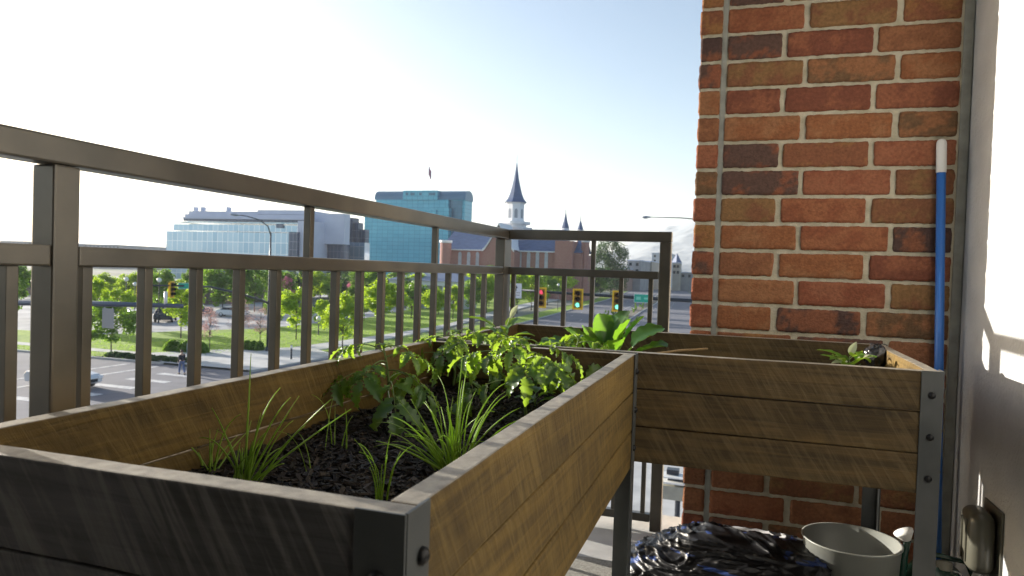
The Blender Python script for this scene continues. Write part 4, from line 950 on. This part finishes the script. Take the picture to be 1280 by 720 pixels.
# ---- person walking
pp=at(227,468,G+.02)
def person(loc,rz):
    t=thing('person','person in a dark jacket and blue jeans walking across the crossing','person',tuple(loc),None,rz)
    def skin(name,verts,edges,rad,m,parent,sub=2):
        me=bpy.data.meshes.new(name); me.from_pydata(verts,edges,[]); o=bpy.data.objects.new(name,me); col.objects.link(o); o.parent=parent; me.materials.append(m)
        md=o.modifiers.new('s','SKIN'); md.use_smooth_shade=True
        for v,r_ in zip(me.skin_vertices[0].data,rad): v.radius=(r_,r_)
        me.skin_vertices[0].data[0].use_root=True
        s=o.modifiers.new('u','SUBSURF'); s.levels=sub; s.render_levels=sub; return o
    # faces +x ; mid stride
    V=[(0,0,.95),(0,0,1.12),(.01,0,1.30),(.02,0,1.45),(.03,0,1.54),(.05,0,1.64),(.05,0,1.74),
       (0,.10,.90),(.16,.10,.52),(.20,.10,.10),(.30,.10,.05),
       (0,-.10,.90),(-.06,-.10,.50),(-.30,-.10,.14),(-.22,-.10,.05),
       (0,.19,1.42),(-.10,.24,1.15),(.02,.25,.92),(.06,.25,.84),
       (0,-.19,1.42),(.10,-.24,1.15),(.28,-.23,1.0),(.35,-.22,.97)]
    E_=[(0,1),(1,2),(2,3),(3,4),(4,5),(5,6),(0,7),(7,8),(8,9),(9,10),(0,11),(11,12),(12,13),(13,14),(3,15),(15,16),(16,17),(17,18),(3,19),(19,20),(20,21),(21,22)]
    r_=[.13,.12,.15,.12,.055,.09,.085,.09,.065,.045,.04,.09,.065,.045,.04,.06,.045,.035,.03,.06,.045,.035,.03]
    b=skin('body',V,E_,r_,M['skin'],t)
    jac=skin('jacket',[V[0],V[1],V[2],V[3],V[15],V[16],V[17],V[19],V[20],V[21]],[(0,1),(1,2),(2,3),(3,4),(4,5),(5,6),(3,7),(7,8),(8,9)],[.15,.145,.17,.14,.075,.06,.048,.075,.06,.048],M['jacket'],t)
    jn=skin('jeans',[(0,0,.97),V[7],V[8],V[9],V[11],V[12],V[13]],[(0,1),(1,2),(2,3),(0,4),(4,5),(5,6)],[.14,.105,.08,.06,.105,.08,.06],M['jeans'],t)
    bm=bmesh.new(); bmesh.ops.create_icosphere(bm,subdivisions=3,radius=.115)
    for v in bm.verts: v.co=Vector((v.co.x-.02,v.co.y,max(v.co.z,-.03)))+Vector((.045,0,1.70))
    q=MB(); q.frombm(bm); q.build('hair',M['hair'],t,smooth=True)
    for P_,d in ((V[10],.06),(V[14],.06)):
        MB().box((P_[0]-.16,P_[1]-.05,P_[2]-.05),(P_[0]+.10,P_[1]+.05,P_[2]+.03),bev=.02).build('shoe',M['rubber'],t)
    return t
person(pp,math.radians(155))

# ------------------------------------------------------------------ buildings
def pbox(mb,px0,px1,pyt,Y,depth,pyb=None,z0=G,m=0):
    a=atY(px0,pyt,Y); b=atY(px1,pyt,Y); zt=(a.z+b.z)/2
    zb=z0 if pyb is None else (atY((px0+px1)/2,pyb,Y)).z
    mb.box((a.x,Y,zb),(b.x,Y+depth,zt),m=m); return mb
# pale glass building on the left
Y1=230
g=thing('glass_office','long pale blue glass office building with stepped white roof terraces, on the left','office building',(0,0,0))
pbox(MB(),208,361,290,Y1,40).build('glass_block',M['paleglass'],g)
q=MB(); pbox(q,217,385,281,Y1+3,40,289.5); pbox(q,217,385,277.5,Y1+2.6,40,279); q.build('upper_storey',M['paleglass'],g)
q=MB(); pbox(q,231,386,268,Y1+6,36,272); pbox(q,228,386,272,Y1+4,38,274); pbox(q,236,322,264,Y1+8,30,268); pbox(q,322,386,262.5,Y1+8,30,268); q.build('roof_terrace',M['lav'],g)
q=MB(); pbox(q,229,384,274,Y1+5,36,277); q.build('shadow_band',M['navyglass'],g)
for px in (243,252,284): pbox(MB(),px-1.2,px+1.2,258.5,Y1+12,2,266).build('roof_vent',M['lav'],g)
pbox(MB(),361,372,290,Y1-.5,40,321).build('window_strip',M['navyglass'],g)
pbox(MB(),345,354,280,Y1+2.4,.3,285).build('window',M['navyglass'],g)
pbox(MB(),372.2,389.4,276,Y1+1,14).build('end_block',M['lav'],g)
pbox(MB(),389.5,431,267,Y1+10,4,305).build('pale_wing',M['lav'],g)
pbox(MB(),389.5,432,305,Y1+12,3).build('lower_wing',M['navyglass'],g)
g=thing('stepped_block','dark stepped glass block between the pale office and the teal tower','office building',(0,0,0))
q=MB(); pbox(q,431,441,272,Y1+25,5); pbox(q,441,448,278,Y1+26,4); pbox(q,448,457,287,Y1+27,3); q.build('tower',M['navyglass'],g)
pbox(MB(),433,456,303,Y1+20,4).build('colonnade',M['paleglass'],g)
# teal tower
Y2=330
g=thing('teal_tower','teal glass office tower with a barrel roof and a square penthouse','office tower',(0,0,0))
pbox(MB(),456,545,262,Y2,8).build('main_block',M['teal'],g)
pbox(MB(),470,560.5,249.5,Y2+3,5).build('upper_block',M['teal'],g)
pbox(MB(),545.3,561,259,Y2+1,7).build('corner_block',M['teal'],g)
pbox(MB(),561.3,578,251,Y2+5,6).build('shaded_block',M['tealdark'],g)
a=atY(470,249.5,Y2+6);b=atY(583,249.5,Y2+6); zt=atY(530,239,Y2+10).z; zb=atY(530,251,Y2+10).z
nb=18; prof=[( (Y2+4.5)+11*(.5-.5*math.cos(math.pi*i/nb)), zb+(zt-zb)*math.sin(math.pi*i/nb)**.7) for i in range(nb+1)]
q=MB(); n=len(prof); q.add([(a.x,y,z) for y,z in prof]+[(b.x,y,z) for y,z in prof],[[i,n+i,n+i+1,i+1] for i in range(n-1)]+[list(range(n)),list(range(n,2*n))[::-1]])
q.build('barrel_roof',mat('blue_metal_roof',(.06,.17,.28),.35,.3)[0],g,smooth=False)
q=MB(); q.box((b.x-8,Y2+5.3,G),(b.x-.3,Y2+15,zb+.2)); q.build('end_bay',M['teal'],g)
pbox(MB(),504,547,238,Y2+2.2,14,250).build('penthouse',M['teal'],g)
for x0,x1 in ((507,510),(513,518),(524,527),(536,544)): pbox(MB(),x0,x1,241,Y2+2.0,.15,244).build('window',M['tealdark'],g)
# rooftop flag
c=atY(535,236,Y2+6); t_=atY(535,207,Y2+6); s=thing('flagpole','tall flagpole with a flag above the teal tower roof','flagpole',tuple(c))
MB().tube([(0,0,0),(0,0,t_.z-c.z)],.10,6).build('pole',M['white'],s)
q=MB(); n=8
for i in range(n+1):
    for j in range(2): q.v.append((.1+i*.2+math.sin(i*.9)*.1,math.sin(i*1.3)*.3,(t_.z-c.z)-.3-i*.35-j*4.6))
for i in range(n): q.f.append([2*i,2*i+1,2*i+3,2*i+2]); q.c.append(None); q.m.append(0)
q.build('flag',noisy('flag_cloth',(.25,.2,.35),(.5,.15,.2),scale=1.2),s)
# church (rose brick, slate roofs, white belfry)
Y3=215
ch=thing('church','rose brick church with blue slate roofs, curved gables and a tall spired white belfry','church',(0,0,0))
def wall(px0,px1,pt,Y,d,name='wall',m='templebrick'): return pbox(MB(),px0,px1,pt,Y,d).build(name,M[m],ch)
wall(553,694,313,Y3,26)
# long pitched roof
za=atY(620,313,Y3).z; zr=atY(620,286,Y3+13).z; xa=atY(551,313,Y3).x; xb=atY(694,313,Y3).x
def pitched(x0,x1,y0,y1,z0,z1,name='roof'):
    q=MB(); ym=(y0+y1)/2; q.add([(x0,y0-.6,z0),(x1,y0-.6,z0),(x1,ym,z1),(x0,ym,z1),(x0,y1,z0),(x1,y1,z0)],[(0,1,2,3),(3,2,5,4),(0,3,4),(1,5,2)]); return q.build(name,M['copper'],ch)
pitched(xa,xb,Y3,Y3+26,za+.05,zr)
q=MB(); q.box((xa,Y3-.75,za-.25),(xb,Y3-.45,za+.1)); q.build('eaves',M['white'],ch)
# nave windows
for px in (575,586,597,608,650,661,672,683):
    p0=atY(px,318,Y3); w_=.55; q=MB(); pts_=[(p0.x-w_,G+2)]+[(p0.x-w_,p0.z)]+[(p0.x+w_*math.cos(math.pi-math.pi*i/8),p0.z+w_*1.6*math.sin(math.pi*i/8)) for i in range(1,8)]+[(p0.x+w_,p0.z),(p0.x+w_,G+2)]
    q.prismY(pts_,Y3-.12,Y3+.1); q.build('window',noisy('leaded_glass',(.35,.38,.44),(.45,.47,.52),scale=1,rough=.3),ch,fix=True)
# curved central gable
c0=atY(603,315,Y3-6);c1=atY(643,315,Y3-6);zp=atY(623,281,Y3-6).z; xm=(c0.x+c1.x)/2; hw=(c1.x-c0.x)/2; z0=(c0.z+c1.z)/2
gp=[];
for i in range(-10,11):
    t=i/10; gp.append((xm+t*hw,z0+(zp-z0)*(1-abs(t))**1.25))
q=MB(); q.prismY([(xm-hw,G)]+gp+[(xm+hw,G)],Y3-6,Y3+6); q.build('gable',M['templebrick'],ch,fix=True)
q=MB(); 
for (x0,zz0),(x1,zz1) in zip(gp,gp[1:]): q.add([(x0,Y3-6.4,zz0),(x1,Y3-6.4,zz1),(x1,Y3-6.4,zz1+.7),(x0,Y3-6.4,zz0+.7),(x0,Y3+6,zz0),(x1,Y3+6,zz1),(x1,Y3+6,zz1+.7),(x0,Y3+6,zz0+.7)],[(0,1,2,3),(3,2,6,7),(5,4,7,6)])
q.build('coping',M['white'],ch)
# left round turret, right tower and turret
def turret(px0,px1,pt,Y,cap,name='turret',m='templebrick',n=8):
    a=atY(px0,pt,Y);b=atY(px1,pt,Y);r=(b.x-a.x)/2;c=Vector(((a.x+b.x)/2,Y,0)); zt=a.z
    o=MB().lathe(c,[(r,G),(r,zt)],n).build(name,M[m],ch); MB().lathe(c,[(r*1.0,zt-.2),(r*1.15,zt),(r*1.15,zt+.7),(.01,zt+.8)],n).build('cornice',M['white'],ch)
    if cap:
        zc=atY((px0+px1)/2,cap,Y).z; MB().lathe(c,[(r*1.1,zt+.8),(r*.55,zt+.8+(zc-zt)*.35),(.12,zc-.6),(.12,zc+.3),(.02,zc+1.2)],n).build('spire',M['copper'],ch)
turret(551,564,303,Y3-3,None,n=14)
turret(702,711,288,Y3+18,264); turret(721.5,729,290,Y3+26,273)
wall(694,716,301,Y3-2,16,'end_tower')
wall(716,728,318,Y3,14); q=MB(); a=atY(716,316,Y3);b=atY(728,316,Y3);z9=atY(720,298,Y3).z; q.add([(a.x,Y3,a.z),(b.x,Y3,b.z),(b.x,Y3+7,z9),(a.x,Y3+7,z9),(a.x,Y3+14,a.z),(b.x,Y3+14,b.z)],[(0,1,2,3),(3,2,5,4)]); q.build('roof',M['copper'],ch)
turret(727,737,302,Y3+2,None)
# belfry and main spire
YS=Y3+13; c=atY(644,270,YS); c.z=0; px2m=(atY(655,270,YS).x-atY(633,270,YS).x)/2
zf=lambda py: atY(644,py,YS).z
r8=px2m
tw=MB(); tw.lathe(c,[(r8*1.85,zf(300)),(r8*1.85,zf(286.5)),(r8*2.0,zf(286)),(r8*2.0,zf(284.6)),(r8*1.3,zf(284.4)),(r8*1.3,zf(281)),(r8*1.75,zf(280.5)),(r8*1.75,zf(277.5)),(r8*1.1,zf(277)),(r8,zf(275)),(r8,zf(255.5)),(r8*1.12,zf(254.5)),(r8*1.12,zf(253))],8)
bf=tw.build('belfry',M['white'],ch)
for i in range(8):
    a=math.pi/8+i*math.pi/4; d=Vector((math.cos(a),math.sin(a),0)); sd=Vector((-d.y,d.x,0)); rr=r8*math.cos(math.pi/8)+.03; w_=r8*.17
    zb_,zt_=zf(273),zf(264.5); P_=[c+d*rr-sd*w_+Vector((0,0,zb_)),c+d*rr+sd*w_+Vector((0,0,zb_))]+[c+d*rr+sd*w_*math.cos(math.pi*k/6)+Vector((0,0,zt_+w_*1.6*math.sin(math.pi*k/6))) for k in range(7)]
    q=MB(); q.add(P_,[list(range(len(P_)))]); q.build('louvre',mat('louvre_grey',(.25,.28,.33),.6)[0] if i==0 else bpy.data.materials['louvre_grey'],bf)
MB().lathe(c,[(r8*1.28,zf(253.5)),(r8*.95,zf(249)),(r8*.72,zf(243)),(r8*.5,zf(234)),(r8*.3,zf(224)),(r8*.13,zf(212)),(.12,zf(204))],8).build('spire',M['copper'],ch)
MB().tube([c+Vector((0,0,zf(206))),c+Vector((0,0,zf(193)))],[.12,.05],5).build('finial',M['white'],ch)
# church flag
c=at(678,372); tz=(O+ray(678,316)*(c.y/ray(678,316).y)).z-G
s=thing('flagpole','flagpole with a limp white flag in front of the church wall','flagpole',(c.x,c.y,G)); MB().tube([(0,0,0),(0,0,tz)],.09,6).build('pole',M['white'],s)
q=MB(); 
for i in range(6):
    q.v+= [(.1+i*.32,math.sin(i*1.5)*.3,tz-.2-i*.55),(.1+i*.36,math.sin(i*1.5)*.3,tz-2.6-i*.42)]
for i in range(5): q.f.append([2*i,2*i+1,2*i+3,2*i+2]); q.c.append(None); q.m.append(0)
q.build('flag',M['white'],s)
# white pavilion with hipped blue grey roof
c=at(520,386); Yp=c.y
s=thing('pavilion','low white pavilion with a blue grey hipped roof beyond the lawn','pavilion',(0,0,0))
a=atY(486,350,Yp);b=atY(578,350,Yp); z_e=atY(530,351,Yp).z; z_r=atY(530,340,Yp+6).z
q=MB(); q.box((a.x,Yp,z_e-.9),(b.x,Yp+12,z_e)); q.build('cornice',M['white'],s)
q=MB().box((a.x+1,Yp+1.2,G),(b.x-1,Yp+11,z_e-.9)); q.build('wall',noisy('pavilion_wall',(.35,.37,.42),(.45,.47,.5),scale=.5),s)
q=MB(); q.add([(a.x-.4,Yp-.4,z_e),(b.x+.4,Yp-.4,z_e),(b.x-4,Yp+6,z_r),(a.x+4,Yp+6,z_r),(a.x-.4,Yp+12.4,z_e),(b.x+.4,Yp+12.4,z_e)],[(0,1,2,3),(3,2,5,4),(0,3,4),(1,5,2)]); q.build('roof',M['bluegreyroof'],s)
for i in range(9):
    x=a.x+.4+(b.x-a.x-.8)*i/8; MB().tube([(x,Yp+.4,G),(x,Yp+.4,z_e-.9)],.2,8).build('column',M['white'],s)
# brown low building, left
Yq=112
s=thing('brown_building','long low brown masonry building with a pale roof edge behind the lot','building',(0,0,0))
a=atY(-30,348,Yq);b=atY(258,350,Yq)
q=MB().box((a.x,Yq,G),(b.x,Yq+30,a.z)); q.build('wall',M['brown'],s)
MB().box((a.x-.3,Yq-.3,a.z),(b.x+.3,Yq+30,a.z+.7)).build('parapet',M['lot'],s)
for i in range(14):
    x=a.x+4+i*(b.x-a.x-8)/13; MB().box((x-1.2,Yq-.08,G+1.4),(x+1.2,Yq+.1,G+2.7)).build('window',M['glassdark'],s)
# far town blocks
def block(label,px0,px1,pt,Y,d,m,roof=None,rows=2):
    s=thing('town_building',label,'building',(0,0,0)); a=atY(px0,pt,Y);b=atY(px1,pt,Y); z=(a.z+b.z)/2
    MB().box((a.x,Y,G),(b.x,Y+d,z)).build('wall',m,s); MB().box((a.x-.2,Y-.3,z),(b.x+.2,Y+d,z+.5)).build('parapet',M['lav'],s)
    nw=max(2,int((b.x-a.x)/4))
    for r_ in range(rows):
        q=MB()
        for i in range(nw):
            x=a.x+(b.x-a.x)*(i+.5)/nw; zc=z-1.8-r_*3.4; q.box((x-.7,Y-.06,zc-.8),(x+.7,Y+.05,zc+.8))
        q.build('window_row',M['glassdark'],s)
    if roof:
        zz=atY((px0+px1)/2,roof,Y).z; q=MB(); q.lathe(((a.x+b.x)/2,Y+(b.x-a.x)/2,0),[((b.x-a.x)*.72,z+.5),(.05,zz)],4); q.build('roof',M['copper'],s)
    return s
gb=noisy('grey_masonry',(.22,.22,.23),(.3,.3,.3),scale=.3); tb=noisy('tan_masonry',(.34,.30,.24),(.4,.36,.3),scale=.3)
block('grey flat roofed town building right of the large full tree',784,801,326,380,40,gb)
block('pale town building with dark bands beside the railing end post',800,815,327,420,40,tb)
block('taller pale grey building behind the railing end post',815,838,317,520,40,noisy('pale_masonry',(.4,.42,.46),(.48,.5,.54),scale=.3),rows=4)
block('town building with a dark pyramid roof right of the railing end post',841,850,329,420,12,tb,roof=316)
block('low shopfront row beside the brick pier',850,866,341,430,40,gb,rows=1)
block('low brick building hidden behind the trees on the left of the road',738,784,336,360,40,noisy('brick_masonry',(.26,.15,.12),(.3,.18,.14),scale=.3))
block('long low building on the far left horizon',0,50,302,420,60,gb,rows=3)
block('low flat building behind the big railing post',96,150,306,460,60,gb,rows=2)
# ------------------------------------------------------------------ mountains
def ridge(name,pts,Y,depth,seed):
    mb=MB(); P_=[atY(px,py,Y) for px,py in pts]; xs=[p.x for p in P_]; zs=[p.z for p in P_]; nx=160; ny=36
    def H(x):
        for i in range(len(xs)-1):
            if xs[i]<=x<=xs[i+1]: t=(x-xs[i])/(xs[i+1]-xs[i]); t=t*t*(3-2*t); return zs[i]*(1-t)+zs[i+1]*t
        return zs[-1]
    for j in range(ny+1):
        for i in range(nx+1):
            x=xs[0]+(xs[-1]-xs[0])*i/nx; t=j/ny; y=Y-depth+depth*2*t; e=1-abs(2*t-1); h=H(x)
            r_=noise.fractal(Vector((x/600,y/600,seed)),1.,2.,6)*.12*abs(h)*min(1,e*2.5)
            mb.v.append((x,y,G+(h-G)*e**.9+r_-(5 if e<.02 else 0)))
    for j in range(ny):
        for i in range(nx):
            a=j*(nx+1)+i; mb.f.append([a,a+1,a+nx+2,a+nx+1]); mb.c.append(None); mb.m.append(0)
    return struct(name,mb,M['mount'],smooth=True)
ridge('mountains',[(640,336),(700,330),(760,318),(800,300),(840,283),(880,270),(940,262),(1040,250),(1200,270),(1400,300)],4300,1400,3.)
ridge('hills',[(-500,318),(-300,312),(-100,303),(30,305),(160,312),(260,322),(330,328)],4800,1000,8.)

# ------------------------------------------------------------------ haze
hz=MB().box((-9500,-6500,G-1.5),(9500,9000,400)); ho=hz.build('haze',None); ho.data.materials.clear()
hm=bpy.data.materials.new('haze_air'); hm.use_nodes=True; nt=hm.node_tree
for n_ in list(nt.nodes):
    if n_.type!='OUTPUT_MATERIAL': nt.nodes.remove(n_)
pv=nt.nodes.new('ShaderNodeVolumePrincipled'); pv.inputs['Color'].default_value=(.86,.92,1,1); pv.inputs['Density'].default_value=.00012; pv.inputs['Anisotropy'].default_value=.3
nt.links.new(pv.outputs[0],nt.nodes['Material Output'].inputs['Volume']); ho.data.materials.append(hm); tag(ho,kind='stuff')
ho['label']='thin pale haze over the whole town'
USE_HAZE=True
if not USE_HAZE: bpy.data.objects.remove(ho)

# ------------------------------------------------------------------ light
EL=math.radians(10.2); AZ=math.radians(15)
S=Vector((-math.cos(AZ)*math.cos(EL),math.sin(AZ)*math.cos(EL),math.sin(EL)))
sun=bpy.data.lights.new('sun','SUN'); sun.energy=5.0; sun.angle=math.radians(.5); sun.color=(1.,.93,.82)
so=bpy.data.objects.new('sun',sun); col.objects.link(so); so.rotation_euler=S.to_track_quat('Z','Y').to_euler()
W=bpy.data.worlds.new('World'); sc.world=W; W.use_nodes=True; nt=W.node_tree
sky=nt.nodes.new('ShaderNodeTexSky'); sky.sky_type='NISHITA'; sky.sun_disc=False; sky.sun_elevation=EL; sky.sun_rotation=math.atan2(S.x,S.y)
sky.altitude=1400; sky.air_density=1.0; sky.dust_density=5.5; sky.ozone_density=1.0
nt.links.new(sky.outputs[0],nt.nodes['Background'].inputs[0]); nt.nodes['Background'].inputs[1].default_value=.10

# ------------------------------------------------------------------ camera
cd_=bpy.data.cameras.new('camera'); co=bpy.data.objects.new('camera',cd_); col.objects.link(co)
cd_.sensor_width=36; cd_.lens=36*FPX/1280; cd_.clip_start=.02; cd_.clip_end=30000
co.matrix_world=Matrix.Translation(O)@MW.to_4x4()
cd_.dof.use_dof=True; cd_.dof.focus_distance=1.5; cd_.dof.aperture_fstop=11
sc.camera=co
sc.view_settings.view_transform='Standard'; sc.view_settings.look='None'; sc.view_settings.gamma=1; sc.view_settings.exposure=1.5
sc.render.engine='CYCLES'
sc.cycles.volume_bounces=1; sc.cycles.volume_step_rate=1
